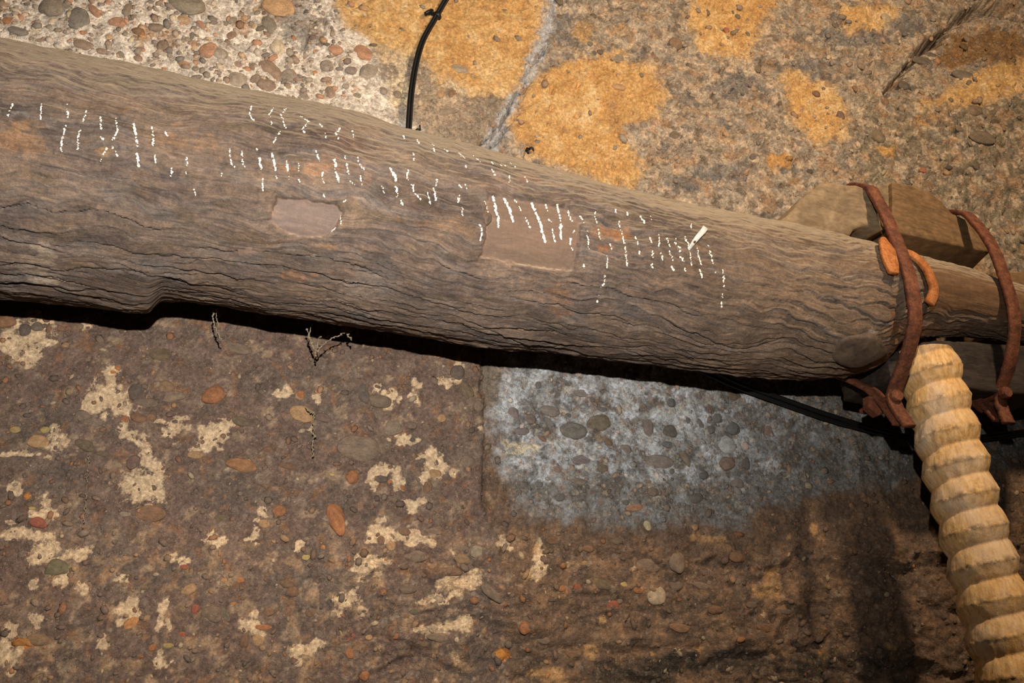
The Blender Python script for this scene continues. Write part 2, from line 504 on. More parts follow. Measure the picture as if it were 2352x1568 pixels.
H -= 0.010 * (block == 3) * sstep(1250, 1000, Y)               # the grey block sits further back
H += 0.006 * (block == 0) - 0.004 * (block == 1)
H += 0.010 * fbm((ga - gz) * 9, (ga + gz) * 4, 4, 36, .6) * (block == 1)
# pits
pit = sstep(0.40, 0.52, noise(ga * 33, gz * 38, 31)) * upper * (0.3 + 0.7 * (X > 1180))
H -= 0.019 * pit

def groove(pts, wpx, depth, wob=3.0, sd=1):
    global H
    d = np.full(X.shape, 1e3)
    xs = [p[0] for p in pts]; ys = [p[1] for p in pts]
    i = np.nonzero((X > min(xs) - 40) & (X < max(xs) + 40) & (Y > min(ys) - 40) & (Y < max(ys) + 40))[0]
    d[i] = pdist(X[i] + wob * noise(gz[i] * 40, ga[i] * 40, 40 + sd), Y[i] + wob * noise(ga[i] * 40, gz[i] * 40, 50 + sd), pts)
    H[i] -= depth * np.exp(-(d[i] / wpx) ** 2)
    return d

groove([(x, y) for x, y in HL], 9, 0.02)
dj = np.abs(X - xJ)
H -= 0.020 * np.exp(-(dj / (3.6 + 2.0 * noise(gz * 28, ga, 61))) ** 2) * (~upper) * sstep(1500, 1050, Y) * (0.55 + 0.9 * sstep(-.2, .4, noise(gz * 26, ga * 2, 62)))
dB1 = groove([(1258, 110), (1216, 152), (1206, 200), (1180, 224), (1160, 268), (1130, 310), (1096, 340), (1060, 420)], 3.2, 0.024, 5, 1)
dB2 = groove([(1212, 190), (1196, 240), (1185, 262), (1150, 312), (1122, 345), (1100, 420)], 3.0, 0.020, 5, 2)
vein = pdist(X + 5 * noise(gz * 25, ga * 25, 70), Y, [(1262, -60), (1252, 60), (1235, 120), (1205, 190), (1172, 250), (1130, 330), (1100, 400)])
H += 0.006 * (sstep(30, 12, vein)) * fbm(ga * 40 + gz * 40, (ga - gz) * 12, 2, 72)
CC = [(2420, 40), (2352, 34), (2300, 14), (2262, 8), (2235, 22), (2196, 44), (2182, 74), (2135, 94), (2104, 130), (2078, 168), (2046, 208)]
dC = groove(CC, 8.0, 0.085, 6, 3)
ccx = np.interp(Y, [8, 44, 94, 208], [2262, 2196, 2135, 2046])
rec = sstep(-4, 8, X - ccx) * sstep(250, 150, Y) * sstep(2, 18, Y)
H -= 0.040 * rec * sstep(210, 20, X - ccx)
groove([(745, 20), (743, 70), (738, 112), (700, 132)], 2.5, 0.010, 3, 4)
groove([(708, 55), (706, 90), (698, 130)], 2.5, 0.010, 3, 5)
groove([(664, 62), (690, 46), (730, 50), (748, 40)], 2.2, 0.007, 3, 6)
groove([(1040, 1034), (1062, 1012), (1086, 1004)], 2.2, 0.010, 3, 7)
groove([(690, 968), (712, 960), (728, 958)], 2.5, 0.008, 3, 8)
groove([(1245, 1342), (1330, 1368), (1440, 1362), (1520, 1392)], 4, 0.009, 5, 9)
groove([(740, 1500), (780, 1470), (860, 1455), (1000, 1500)], 4, 0.012, 6, 10)
groove([(870, 1540), (960, 1500), (1080, 1560)], 4, 0.012, 6, 11)
groove([(1430, 1500), (1560, 1480), (1700, 1510), (1900, 1490)], 5, 0.014, 7, 12)
groove([(310, 1165), (345, 1152), (385, 1170)], 3, 0.008, 3, 13)
groove([(1495, 322), (1530, 310), (1552, 300)], 3, 0.009, 2, 14)
groove([(1855, 305), (1876, 312), (1890, 322)], 3, 0.008, 2, 15)
groove([(10, 800), (8, 860), (6, 880)], 2.5, 0.007, 3, 16)
groove([(438, 985), (462, 950), (480, 915)], 1.8, 0.004, 3, 17)

# rock colours by zone ----------------------------------------------------
nb = fbm(ga * 9, gz * 9, 5, 80, 0.6)            # ragged borders
nc = fbm(ga * 26, gz * 26, 4, 84, 0.6); nd = fbm(ga * 75, gz * 75, 2, 88, 0.7)
C = np.zeros((len(WB), 3)); C[:] = lin((150, 131, 110))

C = C.astype(np.float32)
CL = np.full(len(WB), 0.85, np.float32)          # how stony the matrix shows

def paint(mask, c, idx=None):
    m = np.clip(mask, 0, 1).astype(np.float32)
    if idx is None:
        idx = np.nonzero(m > 0.002)[0]; m = m[idx]
    m = m[:, None]
    C[idx] = C[idx] * (1 - m) + np.asarray(lin(c), np.float32)[None] * m

def stony(mask, a):
    m = np.clip(mask, 0, 1).astype(np.float32)
    CL[:] = CL * (1 - m) + a * m

def zone(poly, c, soft=10, rag=26, amt=1.0, fine=10):
    s = sdpoly(X, Y, poly) + rag * nb + fine * nc
    mk = amt * sstep(-soft, soft, s)
    paint(mk, c)
    return mk

def blob(x, y, rx, ry, c, rag=0.55, amt=1.0, soft=0.16):
    i = np.nonzero((np.abs(X - x) < 2.3 * rx) & (np.abs(Y - y) < 2.3 * ry))[0]
    if len(i) == 0: return
    q = 1 - np.hypot((X[i] - x) / rx, (Y[i] - y) / ry)
    paint(amt * sstep(-soft, soft, q + rag * (0.7 * nb[i] + 0.9 * nc[i] + .5 * nd[i]) - .12), c, i)

OF = np.where(block == 1, -1.05 + .75 * fbm(ga * 3.5, gz * 4, 3, 150), np.where(block == 0, -1.5 + .5 * nb, -2.0)).astype(np.float32)
def ochre(poly, amt=1.0):
    OF[:] = np.maximum(OF, np.clip((sdpoly(X, Y, poly) + 10) / 34.0, -1.6, amt))

# upper wall
zone([(-700, -700), (800, -700), (790, 40), (880, 160), (960, 340), (300, 400), (-700, 300)], (234, 216, 194), 30)
paint(0.6 * sstep(0.15, 0.6, nb) * upper * (X < 850), (240, 220, 196))
paint(0.5 * sstep(0.2, 0.7, nc) * upper * (X < 850), (156, 134, 112))
zone([(1240, -300), (3000, -300), (3000, 420), (2352, 520), (1300, 520), (1130, 380), (1240, 120)], (166, 148, 126), 20)
zone([(1980, 230), (3000, 180), (3000, 700), (1900, 520), (1950, 380)], (138, 123, 99), 40)
paint(0.75 * sstep(0.05, 0.5, fbm(ga * 7, gz * 9, 4, 91)) * (block == 1), (160, 143, 122))
paint(0.7 * sstep(0.2, 0.6, fbm(ga * 12, gz * 14, 4, 94)) * (block == 1), (110, 102, 94))
paint(0.7 * sstep(0.25, 0.6, fbm(ga * 15, gz * 15, 4, 97)) * (block == 1), (212, 186, 154))
paint(0.75 * sstep(0.25, 0.5, fbm(ga * 24, gz * 24, 4, 160, .6)) * (block == 1), (112, 96, 78)); paint(0.75 * sstep(0.25, 0.5, fbm(ga * 28 + 9, gz * 28, 4, 165, .6)) * (block == 1), (206, 176, 144)); paint(0.6 * sstep(0.2, 0.5, fbm(ga * 11, gz * 13, 4, 170, .6)) * (block == 1), (176, 136, 98))
OC = (214, 170, 112)
OC2 = (232, 196, 144)
ochre([(796, -300), (1252, -300), (1246, 0), (1232, 90), (1200, 175), (1160, 215), (1090, 205), (1020, 195), (985, 130), (930, 110), (870, 105), (800, 60), (770, 20)])
zone([(980, 110), (1060, 130), (1110, 190), (1080, 220), (1010, 200), (970, 150)], (206, 164, 112), 14, 20, 0.8)
blob(925, 190, 40, 60, (222, 196, 158)); blob(1055, 185, 46, 38, (214, 186, 148)); blob(900, 120, 40, 26, (200, 170, 130))
blob(1020, 255, 70, 45, (186, 160, 130), amt=.8)
ochre([(1206, 195), (1270, 150), (1320, 128), (1420, 120), (1500, 160), (1535, 215), (1500, 265), (1442, 292), (1450, 340), (1475, 395), (1455, 425), (1380, 418), (1270, 380), (1180, 330), (1168, 300)])
ochre([(1596, -300), (1815, -300), (1800, 0), (1745, 62), (1720, 120), (1660, 128), (1612, 112), (1588, 50)])
ochre([(1800, 165), (1850, 178), (1905, 200), (1945, 260), (1932, 310), (1880, 318), (1820, 262)])
ochre([(1930, 10), (2060, 20), (2020, 62), (1950, 66)], .7)
ochre([(2120, 235), (2200, 200), (2280, 150), (2360, 140), (2480, 150), (2440, 215), (2330, 208), (2230, 245)], .9)
zone([(2200, 60), (2330, 60), (2420, 130), (2300, 160), (2190, 130)], (136, 98, 56), 14, 26, 0.9)
blob(2040, 345, 22, 16, (200, 150, 88)); blob(2120, 275, 26, 16, (178, 136, 90)); blob(1790, 365, 26, 18, (190, 140, 84))
blob(1290, 160, 26, 22, (190, 150, 100)); blob(1330, 70, 36, 24, (186, 146, 98)); blob(1420, 65, 24, 14, (182, 146, 104))
for (x, y, rx, ry) in [(1830, 170, 60, 22), (1960, 85, 90, 18), (1880, 150, 50, 18), (2080, 60, 60, 26), (1690, 200, 60, 26), (1660, 400, 80, 22), (1560, 420, 60, 18), (1240, 330, 30, 20), (1290, 60, 34, 44)]:
    blob(x, y, rx, ry, (112, 108, 104), amt=.7)
paint(0.9 * sstep(26, 14, vein + 8 * nc) * upper, (182, 178, 174))
paint(0.3 * sstep(6, 3, np.minimum(dB1, dB2)), (86, 78, 68))

# lower wall, left of the joint: brown grime with pale scars
LOW = ~upper
BR = (111, 89, 76)
paint(1.0 * LOW, BR)
stony(1.0 * LOW, .26)
stony(1.0 * upper * (X < 860) * (C[:, 0] < .8), .62)
paint(0.55 * LOW * sstep(0.0, 0.5, fbm(ga * 5, gz * 6, 4, 101)), (104, 90, 78))
paint(0.5 * LOW * sstep(0.1, 0.6, fbm(ga * 11, gz * 12, 4, 104)), (136, 112, 92))
paint(0.5 * LOW * (block == 2) * sstep(0.5, 0.7, fbm(ga * 17, gz * 19, 5, 107, .6)), (176, 146, 114))
paint(0.6 * LOW * (block == 2) * sstep(0.46, 0.62, fbm(ga * 22 + 5, gz * 24, 4, 109, .6)), (140, 100, 70))
srng = np.random.default_rng(77)
SC = np.full(len(WB), -1.2, np.float32)
SC[:] = np.where(LOW & (block == 2), -.62 + .45 * nb + .3 * nc, np.where(block == 3, -.72 + .5 * nb + .3 * nc, -1.2))
for (x, y, rx, ry) in [(245, 905, 58, 50), (222, 928, 44, 30), (318, 1108, 66, 62), (330, 1060, 34, 34), (85, 770, 52, 40), (30, 782, 44, 34), (70, 820, 34, 26), (190, 742, 16, 12),
        (300, 1000, 24, 20), (385, 998, 22, 16), (400, 970, 34, 14), (490, 1000, 36, 34), (470, 1024, 30, 18), (130, 1012, 36, 34), (55, 1044, 44, 8), (524, 965, 14, 16),
        (38, 1120, 14, 26), (110, 1178, 28, 20), (40, 1222, 60, 20), (100, 1264, 52, 34), (165, 1268, 34, 24), (150, 1325, 20, 24), (75, 1346, 14, 16), (190, 1348, 12, 14),
        (292, 1398, 36, 28), (372, 1408, 13, 36), (270, 1330, 18, 12), (15, 1505, 34, 40), (232, 1478, 16, 14), (488, 1236, 26, 18), (584, 1232, 16, 16), (420, 1284, 24, 12),
        (600, 1180, 14, 14), (370, 1516, 26, 18), (585, 1440, 24, 26), (690, 1250, 10, 14), (20, 1452, 26, 18), (80, 1420, 20, 20),
        (898, 910, 22, 24), (866, 898, 12, 12), (955, 905, 14, 20), (1030, 875, 18, 12), (1055, 832, 12, 14), (932, 1008, 30, 14), (890, 1075, 34, 14), (910, 1095, 18, 26), (995, 1046, 30, 18), (1000, 1080, 34, 26), (858, 1105, 10, 18), (730, 912, 7, 16), (660, 900, 18, 10), (640, 905, 12, 10),
        (950, 1160, 26, 16), (870, 1220, 46, 20), (860, 1290, 44, 22), (840, 1310, 34, 16), (800, 1380, 44, 30), (960, 1235, 40, 18), (1070, 1340, 46, 22), (1000, 1370, 34, 16), (1160, 1245, 22, 12), (1235, 1290, 14, 40),
        (1240, 1268, 10, 8), (1060, 1430, 40, 18), (700, 1492, 40, 22), (985, 1445, 30, 14)]:
    lobes = [(x, y, rx * .8, ry * .8)]
    for _ in range(5):
        a_ = srng.random() * 6.28; f_ = srng.uniform(.5, 1.25); g_ = srng.uniform(.22, .5)
        lobes.append((x + rx * f_ * math.cos(a_), y + ry * f_ * math.sin(a_), rx * g_ + 2, ry * g_ + 2))
    i = np.nonzero((np.abs(X - x) < 2.6 * rx + 8) & (np.abs(Y - y) < 2.6 * ry + 8))[0]
    wx = X[i] + 4 * nb[i] + 4 * nd[i]; wy = Y[i] + 4 * nc[i] - 4 * nd[i]
    for (lx, ly, lrx, lry) in lobes:
        SC[i] = np.maximum(SC[i], .8 * (1 - np.hypot((wx - lx) / lrx, (wy - ly) / lry)))
paint(0.45 * LOW * (block == 2) * sstep(0.25, 0.7, nc + .4 * nb) * sstep(1180, 1300, Y), (186, 148, 108))
# lower wall, right of the joint
R3 = (block == 3)
paint(1.0 * R3, (112, 88, 70))
paint(0.6 * R3 * sstep(0.1, 0.5, fbm(ga * 12, gz * 14, 5, 113, .6)), (146, 112, 82))
paint(0.5 * R3 * sstep(0.2, 0.6, fbm(ga * 7, gz * 9, 4, 115)), (84, 70, 58))
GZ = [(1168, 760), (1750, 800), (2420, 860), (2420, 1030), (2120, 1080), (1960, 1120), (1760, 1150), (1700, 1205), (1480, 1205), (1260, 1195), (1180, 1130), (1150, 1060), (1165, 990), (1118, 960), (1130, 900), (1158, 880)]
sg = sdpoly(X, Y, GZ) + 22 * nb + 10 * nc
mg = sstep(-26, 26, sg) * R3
paint(mg, (158, 155, 150))  # whitish mineral bloom, plus the cooler light in the log's shadow painted in
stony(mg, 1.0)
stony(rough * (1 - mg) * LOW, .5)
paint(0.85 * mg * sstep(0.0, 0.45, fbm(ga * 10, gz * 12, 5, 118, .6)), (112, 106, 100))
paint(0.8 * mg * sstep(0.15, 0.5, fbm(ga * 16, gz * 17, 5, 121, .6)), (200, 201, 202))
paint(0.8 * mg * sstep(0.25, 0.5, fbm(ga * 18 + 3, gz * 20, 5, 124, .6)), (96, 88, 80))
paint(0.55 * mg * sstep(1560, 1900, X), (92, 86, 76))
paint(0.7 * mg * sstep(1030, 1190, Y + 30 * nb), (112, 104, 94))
paint(0.9 * R3 * sstep(1166, 1150, X + 5 * nb) * sstep(960, 860, Y), (122, 108, 92))
blob(1205, 1030, 44, 18, (206, 190, 160)); blob(1165, 1015, 8, 8, (206, 190, 160))
for (x, y, rx, ry) in [(1185, 900, 34, 50), (1150, 950, 24, 16), (1230, 1065, 50, 30), (1310, 1050, 60, 20), (1560, 960, 60, 30), (1220, 870, 44, 30), (1450, 900, 70, 24), (1460, 1010, 50, 30), (1530, 1085, 34, 22), (1770, 1070, 30, 26), (1690, 1020, 30, 20), (1330, 1020, 60, 14)]:
    blob(x, y, rx, ry, (190, 189, 186), amt=.75)
for (x, y, rx, ry) in [(1234, 1285, 8, 36), (1214, 1320, 12, 12), (1590, 1232, 12, 12), (1620, 1235, 46, 10), (1765, 1330, 22, 30), (1755, 1360, 30, 16), (1487, 1208, 9, 14), (1362, 1490, 20, 20), (1385, 1420, 14, 10), (1284, 1556, 28, 20), (1500, 1500, 12, 9), (1240, 1545, 22, 8), (1870, 1215, 8, 14), (1812, 1232, 7, 10), (2050, 1500, 14, 24), (1890, 1505, 18, 14), (1605, 1490, 12, 10)]:
    blob(x, y, rx, ry, (190, 146, 96), amt=.9)
paint(0.5 * R3 * sstep(0.3, 0.7, nc) * (1 - mg), (160, 122, 88))
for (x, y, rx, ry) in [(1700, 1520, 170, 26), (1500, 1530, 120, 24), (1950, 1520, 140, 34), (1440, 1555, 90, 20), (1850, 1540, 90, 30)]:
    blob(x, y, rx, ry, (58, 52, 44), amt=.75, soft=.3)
# orange scraps
for (x, y, rx, ry) in [(1150, 1500, 20, 18), (64, 1140, 10, 7), (48, 1474, 24, 10)]:
    blob(x, y, rx, ry, (186, 112, 48))
for (x, y, rx, ry) in [(0, 20, 30, 16), (20, 52, 20, 12), (150, 20, 20, 14), (330, 80, 40, 20), (560, 60, 24, 20), (640, 20, 46, 30), (390, 100, 24, 24), (720, 60, 30, 40)]:
    blob(x, y, rx, ry, (170, 122, 76), amt=.6)
blob(700, 60, 60, 60, (138, 130, 120), amt=.7); blob(130, 30, 44, 30, (134, 128, 118), amt=.7)

H = H.clip(-0.14, 0.05)
WV = WB + H[:, None] * WN[None]
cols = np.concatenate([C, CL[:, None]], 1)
ii = np.arange(NZ * NA).reshape(NZ, NA)
quads = np.stack([ii[:-1, :-1], ii[:-1, 1:], ii[1:, 1:], ii[1:, :-1]], -1).reshape(-1, 4)
quads = quads[((X > -330) & (X < 2680) & (Y > -260) & (Y < 1830))[quads[:, 0]]]
qb = block[quads[:, 0]]

# the masonry core the blocks are bedded in
T0, T1 = -0.16, -0.45
core = []
for t in (T0, T1):
    for (a, z) in ((amin, zmin), (amax, zmin), (amax, zmax), (amin, zmax)):
        core.append(WP0 + WA * a + WZ * z + WN * t)
wall = part('wall_back', core, [(0, 1, 2, 3), (7, 6, 5, 4), (0, 4, 5, 1), (1, 5, 6, 2), (2, 6, 7, 3), (3, 7, 4, 0)], M['mortar'], None, False)
tag(wall, 'old conglomerate stone wall behind the log, pebbly and stained', None, None, 'structure')
blab = ['pale pebbly stone block with ochre stain above the log', 'ochre and grey pitted stone block above the log at right',
        'brown grimy stone block with pale scars below the log', 'grey to brown stone block below the log at right of the joint']
BLK = []
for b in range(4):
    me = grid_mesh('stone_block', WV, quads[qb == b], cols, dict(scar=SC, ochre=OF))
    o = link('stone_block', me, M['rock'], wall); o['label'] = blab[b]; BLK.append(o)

def wall_h(px, py):
    """relief and block at a spot of the wall"""
    p = wall_at(px, py)
    a = np.dot(p - WP0, WA); z = p[2]
    i = int(round((z - zmin) / (zmax - zmin) * (NZ - 1))); j = int(round((a - amin) / (amax - amin) * (NA - 1)))
    i = min(max(i, 0), NZ - 1); j = min(max(j, 0), NA - 1)
    return p, H[i * NA + j], int(block[i * NA + j]), C[i * NA + j]

# pebbles ---------------------------------------------------------------
PCOL = dict(o=(98, 82, 56), k=(66, 57, 44), r=(158, 96, 48), b=(120, 84, 54), t=(174, 132, 86), g=(132, 114, 92), u=(106, 82, 70), y=(178, 150, 84), O=(190, 116, 50), c=(190, 166, 130), w=(176, 172, 164), d=(82, 71, 60), R=(150, 72, 44), e=(116, 96, 76))
PEB = '''185,50,23,24,0,k 220,31,18,9,45,r 192,12,11,7,20,b 275,61,18,12,0,r 437,18,40,22,15,o 298,24,9,8,0,b 290,35,10,9,0,g 358,67,18,10,0,e 423,49,16,9,15,t 464,64,12,6,50,r
442,86,5,10,0,k 448,108,9,13,0,t 481,125,17,19,20,r 533,82,8,10,30,b 518,57,6,6,0,o 585,18,6,7,0,t 616,52,15,24,-30,o 640,15,38,23,0,t 623,161,31,16,40,b 545,184,22,20,0,g
613,197,22,15,0,b 590,186,12,12,0,b 548,147,10,9,0,b 424,152,13,8,5,r 449,163,7,6,0,o 323,116,8,9,0,u 318,135,10,7,20,b 280,128,8,8,0,o 235,120,14,7,0,b 193,108,21,12,0,b
110,100,20,8,5,b 49,80,22,9,10,d 21,53,12,8,0,r 119,27,25,22,0,g 253,92,8,7,0,t 638,110,17,15,0,c 376,109,14,12,0,e 320,79,14,9,0,b 506,128,18,14,0,g 670,174,15,13,0,b 583,153,8,8,0,b
771,122,17,11,0,r 834,126,28,17,30,r 846,168,18,22,20,g 752,153,17,12,-40,e 724,168,7,5,0,O 760,215,13,20,-15,b 726,116,9,6,0,r 665,176,17,15,0,e 808,166,13,9,0,u 820,227,9,6,0,o
1010,217,10,12,0,t 1038,214,10,12,0,b 1055,158,24,9,0,g 1028,260,25,7,-20,g 913,217,9,9,0,e 880,214,9,9,0,e 700,225,13,9,0,e 795,205,8,6,0,g
1552,100,16,14,20,b 1557,59,8,4,0,o 1572,106,5,4,0,o 1359,10,10,10,0,o 1364,34,8,6,0,o 1283,7,9,9,0,o 1285,40,7,6,0,o 1424,126,17,10,0,g 1509,132,10,6,0,b 1355,100,8,5,0,o
1474,171,6,5,0,o 1421,195,18,8,10,t 1556,307,18,8,-20,o 1674,63,7,6,0,R 1738,160,10,8,0,o 1632,346,7,6,0,d 1731,363,9,8,0,d 1380,118,8,5,0,d 1366,120,6,5,0,d
2018,313,20,14,30,o 1864,389,8,6,0,k 2038,232,8,8,0,b 1934,264,10,11,0,u 1878,212,10,7,0,b 1961,207,6,7,0,b 1797,131,5,6,0,b 1809,131,6,7,0,b 2034,43,13,10,0,c 2136,126,27,9,0,d
2222,166,32,12,5,d 2090,186,18,9,0,d 2105,198,6,6,0,k 2238,73,8,8,0,g 2225,98,10,7,0,o 2257,321,35,14,0,e 2245,376,9,10,0,k 2182,381,12,5,0,k 2122,390,10,6,0,R 2240,247,25,14,0,e
2291,275,14,5,-20,k 2160,110,20,6,15,d 1700,30,7,5,0,o 1718,78,6,5,0,o 2200,300,9,6,0,e 1980,150,10,7,0,e 1905,190,12,8,0,t
363,813,30,15,8,o 312,896,16,20,0,d 381,887,18,13,0,b 399,908,25,13,-10,g 491,905,25,22,-40,r 311,865,7,5,0,d 201,1027,24,12,25,o 241,1044,14,6,10,o 307,1063,14,18,25,u 553,1069,34,15,10,r
616,1036,12,8,0,b 86,750,14,10,0,d 18,739,20,15,0,b 57,757,13,16,0,d 321,959,18,11,0,b 348,959,12,9,0,b 289,962,9,7,0,r 554,968,22,11,15,o 33,987,12,8,0,y 103,986,10,8,0,y 89,1015,24,14,0,t
190,956,18,14,0,e 336,923,25,11,0,e 272,846,6,5,0,O 259,856,10,4,0,O 452,1044,18,9,0,t 545,800,34,13,10,e 690,908,11,10,0,r 176,748,13,9,0,e 535,941,10,6,0,b
301,1431,19,13,-45,O 433,1352,17,13,-30,t 449,1398,9,12,0,R 490,1413,25,20,20,e 516,1408,8,20,-35,d 642,1175,16,14,0,r 607,1204,14,11,0,t 63,1139,7,5,0,O 90,1201,20,11,15,R 131,1303,26,21,0,o
507,1188,17,9,0,o 424,1301,9,6,0,R 418,1458,10,7,0,R 388,1482,13,6,0,y 352,1487,9,8,-45,r 327,1506,9,5,-20,r 48,1473,20,10,0,r 90,1470,30,13,10,b 618,1404,12,11,0,b 672,1357,14,13,0,b
606,1440,17,7,0,r 564,1473,10,17,0,b 595,1470,15,12,30,t 346,1180,34,20,0,b 287,1181,17,7,-8,g 516,1331,7,4,0,O 552,1331,10,7,0,r 537,1385,10,4,0,O 70,1160,7,5,0,o 76,1168,7,4,0,y 435,1320,8,6,0,e
832,1028,50,29,6,e 694,951,30,20,15,t 807,1097,15,16,30,r 874,1097,17,9,10,d 896,1105,6,4,0,O 904,981,22,18,0,g 945,975,14,9,0,e 948,1006,10,6,0,d 1075,898,13,22,-30,o 1053,854,17,17,0,d
1098,934,12,14,0,e 835,909,13,22,-20,d 871,920,26,17,15,e 1075,1061,20,14,10,e 984,1117,11,15,0,b 661,1070,20,8,10,b 763,1089,6,4,0,y 617,1034,12,9,0,b 691,909,11,10,0,t 1015,959,11,9,0,t
893,799,12,5,0,b 998,1085,16,11,0,t 925,1120,8,6,0,r 745,960,20,10,20,u 690,965,20,7,-20,u
773,1190,18,40,-18,r 743,1258,5,8,0,O 704,1279,9,7,0,y 827,1351,13,15,0,u 952,1276,30,14,5,e 937,1351,20,12,0,e 1063,1284,20,11,10,b 1097,1267,18,14,0,g 1033,1309,32,13,0,b 806,1464,11,15,15,R
779,1454,8,8,0,y 803,1497,9,15,-30,r 955,1403,14,8,0,k 1006,1464,26,11,5,e 1149,1500,17,15,0,O 1203,1443,15,14,0,r 1128,1363,30,12,40,e 875,1240,8,11,0,b 898,1252,11,12,0,t 1048,1469,5,6,0,c
848,1463,8,6,0,t 909,1461,9,7,-20,r 836,1551,12,14,0,r 860,1345,8,6,0,k 715,1405,14,11,0,b 735,1405,12,8,30,u 660,1340,16,10,10,b 930,1220,14,9,0,b 1000,1220,18,8,10,u 1120,1210,8,6,0,o
1320,988,33,20,0,o 1380,970,30,19,-8,o 1241,877,7,10,0,d 1543,924,12,10,0,k 1365,915,7,5,0,d 1310,947,9,5,15,d 1386,936,12,6,0,d 1543,991,17,15,0,d 1494,979,13,19,0,u 1581,965,6,7,0,d
1610,973,6,12,-30,d 1633,985,10,10,0,d 1689,982,19,14,0,d 1674,1021,22,22,20,w 1535,1020,13,8,0,d 1398,1012,13,7,20,b 1350,1057,30,14,0,u 1386,1075,13,10,0,o 1517,1060,34,17,0,e 1280,1078,11,7,15,b
1673,1060,20,17,0,b 1621,1088,14,10,0,k 1546,1080,6,7,0,d 1523,1101,6,4,0,k 1543,1100,5,4,0,k 1491,1107,7,4,0,b 1460,1164,20,8,-10,r 1378,1153,8,8,0,b 1436,1155,8,6,0,d 1573,1051,9,20,-30,e
1650,958,18,12,0,d 1690,905,22,14,0,o 1249,1004,12,5,30,b 1183,947,11,17,-15,u 1775,988,14,16,20,b 1270,940,24,12,10,e 1340,900,20,8,0,e 1440,1030,16,12,0,e 1600,1140,20,14,0,d 1500,1130,16,10,0,e
1290,1140,14,10,0,d 1240,1110,12,8,0,d 1330,1105,18,8,0,e 1700,1110,16,12,0,e 1720,1060,10,14,0,d 1415,1100,12,9,0,d 1220,960,16,12,0,u 1200,985,18,10,0,u
1295,1348,14,9,0,r 1326,1348,10,8,0,R 1378,1340,28,13,10,o 1435,1342,14,10,20,y 1469,1355,12,9,0,r 1512,1364,24,22,-20,c 1492,1299,32,18,0,e 1551,1296,20,24,0,e 1557,1343,16,12,0,e 1265,1378,11,4,0,k
1411,1388,16,12,0,R 1617,1343,22,9,10,e 1487,1206,9,12,0,c 1846,1382,8,8,0,b 1800,1405,16,6,0,d 1270,1240,16,10,0,b 1350,1260,14,9,0,b 1420,1240,18,10,0,e 1690,1280,22,12,0,b 1640,1400,20,10,0,b
1760,1440,22,12,0,b 1560,1440,24,12,0,b 1380,1440,18,9,0,e 1900,1400,20,12,0,d 1720,1390,14,8,0,e 1250,1470,16,10,0,e 1320,1500,20,9,0,b'''
PEBS = []
for tok in PEB.split():
    x, y, rx, ry, an, c = tok.split(',')
    PEBS.append((float(x), float(y), float(rx), float(ry), float(an), c))

iv, ifc = icosphere(2)
PM = []
for k in range(9):
    s = np.random.default_rng(100 + k)
    d1, d2, d3 = (nrm(s.normal(size=3)) for _ in range(3))
    f = 1 + 0.10 * np.sin(iv @ d1 * 2.6 + k) + 0.08 * np.sin(iv @ d2 * 3.7) + 0.05 * np.sin(iv @ d3 * 6)
    me = bpy.data.meshes.new('pebble')
    me.from_pydata([tuple(p) for p in iv * f[:, None]], [], ifc)
    me.polygons.foreach_set('use_smooth', [True] * len(me.polygons)); me.materials.append(M['pebble'])
    PM.append(me)

def pebble(x, y, rx, ry, an, c, i, prot=None):
    p, h, b, cc = wall_h(x, y)
    z = np.dot(p - CAM, FWD)
    sc = z / FPX
    vz = abs(wall_at(x, y - 1)[2] - p[2])
    a = math.radians(-an)
    e1 = WA * math.cos(a) + WZ * math.sin(a); e2 = np.cross(WN, e1)
    e2 = nrm(e2)
    f1 = math.hypot(math.cos(a) * sc, math.sin(a) * vz); f2 = math.hypot(math.sin(a) * sc, math.cos(a) * vz)
    sx, sy = rx * f1, ry * f2
    sn = min(sx, sy) * (0.34 + 0.2 * hash1(i, 9)) * (1.0 if b < 2 else .95)
    o = bpy.data.objects.new('pebble', PM[i % 9]); COL.objects.link(o); o.parent = BLK[b]
    m = Matrix.Identity(4)
    ctr = p + WN * (h + sn * (-0.25 + 0.35 * hash1(i, 12)))
    for r in range(3):
        m[r][0], m[r][1], m[r][2], m[r][3] = e1[r] * sx, e2[r] * sy, WN[r] * sn, ctr[r]
    o.matrix_basis = m
    col = np.array(lin(PCOL[c])) * (0.85 + 0.3 * hash1(i, 15))
    if b >= 2: col = 0.68 * col + 0.32 * np.asarray(cc, float).clip(0, .25)
    else: col = .8 * col + .2 * np.asarray(cc, float)
    o.color = (*col, 1)
    return o

for i, (x, y, rx, ry, an, c) in enumerate(PEBS):
    pebble(x, y, rx, ry, an, c, i)
print('pebbles', len(PEBS), 'wall quads', len(quads))

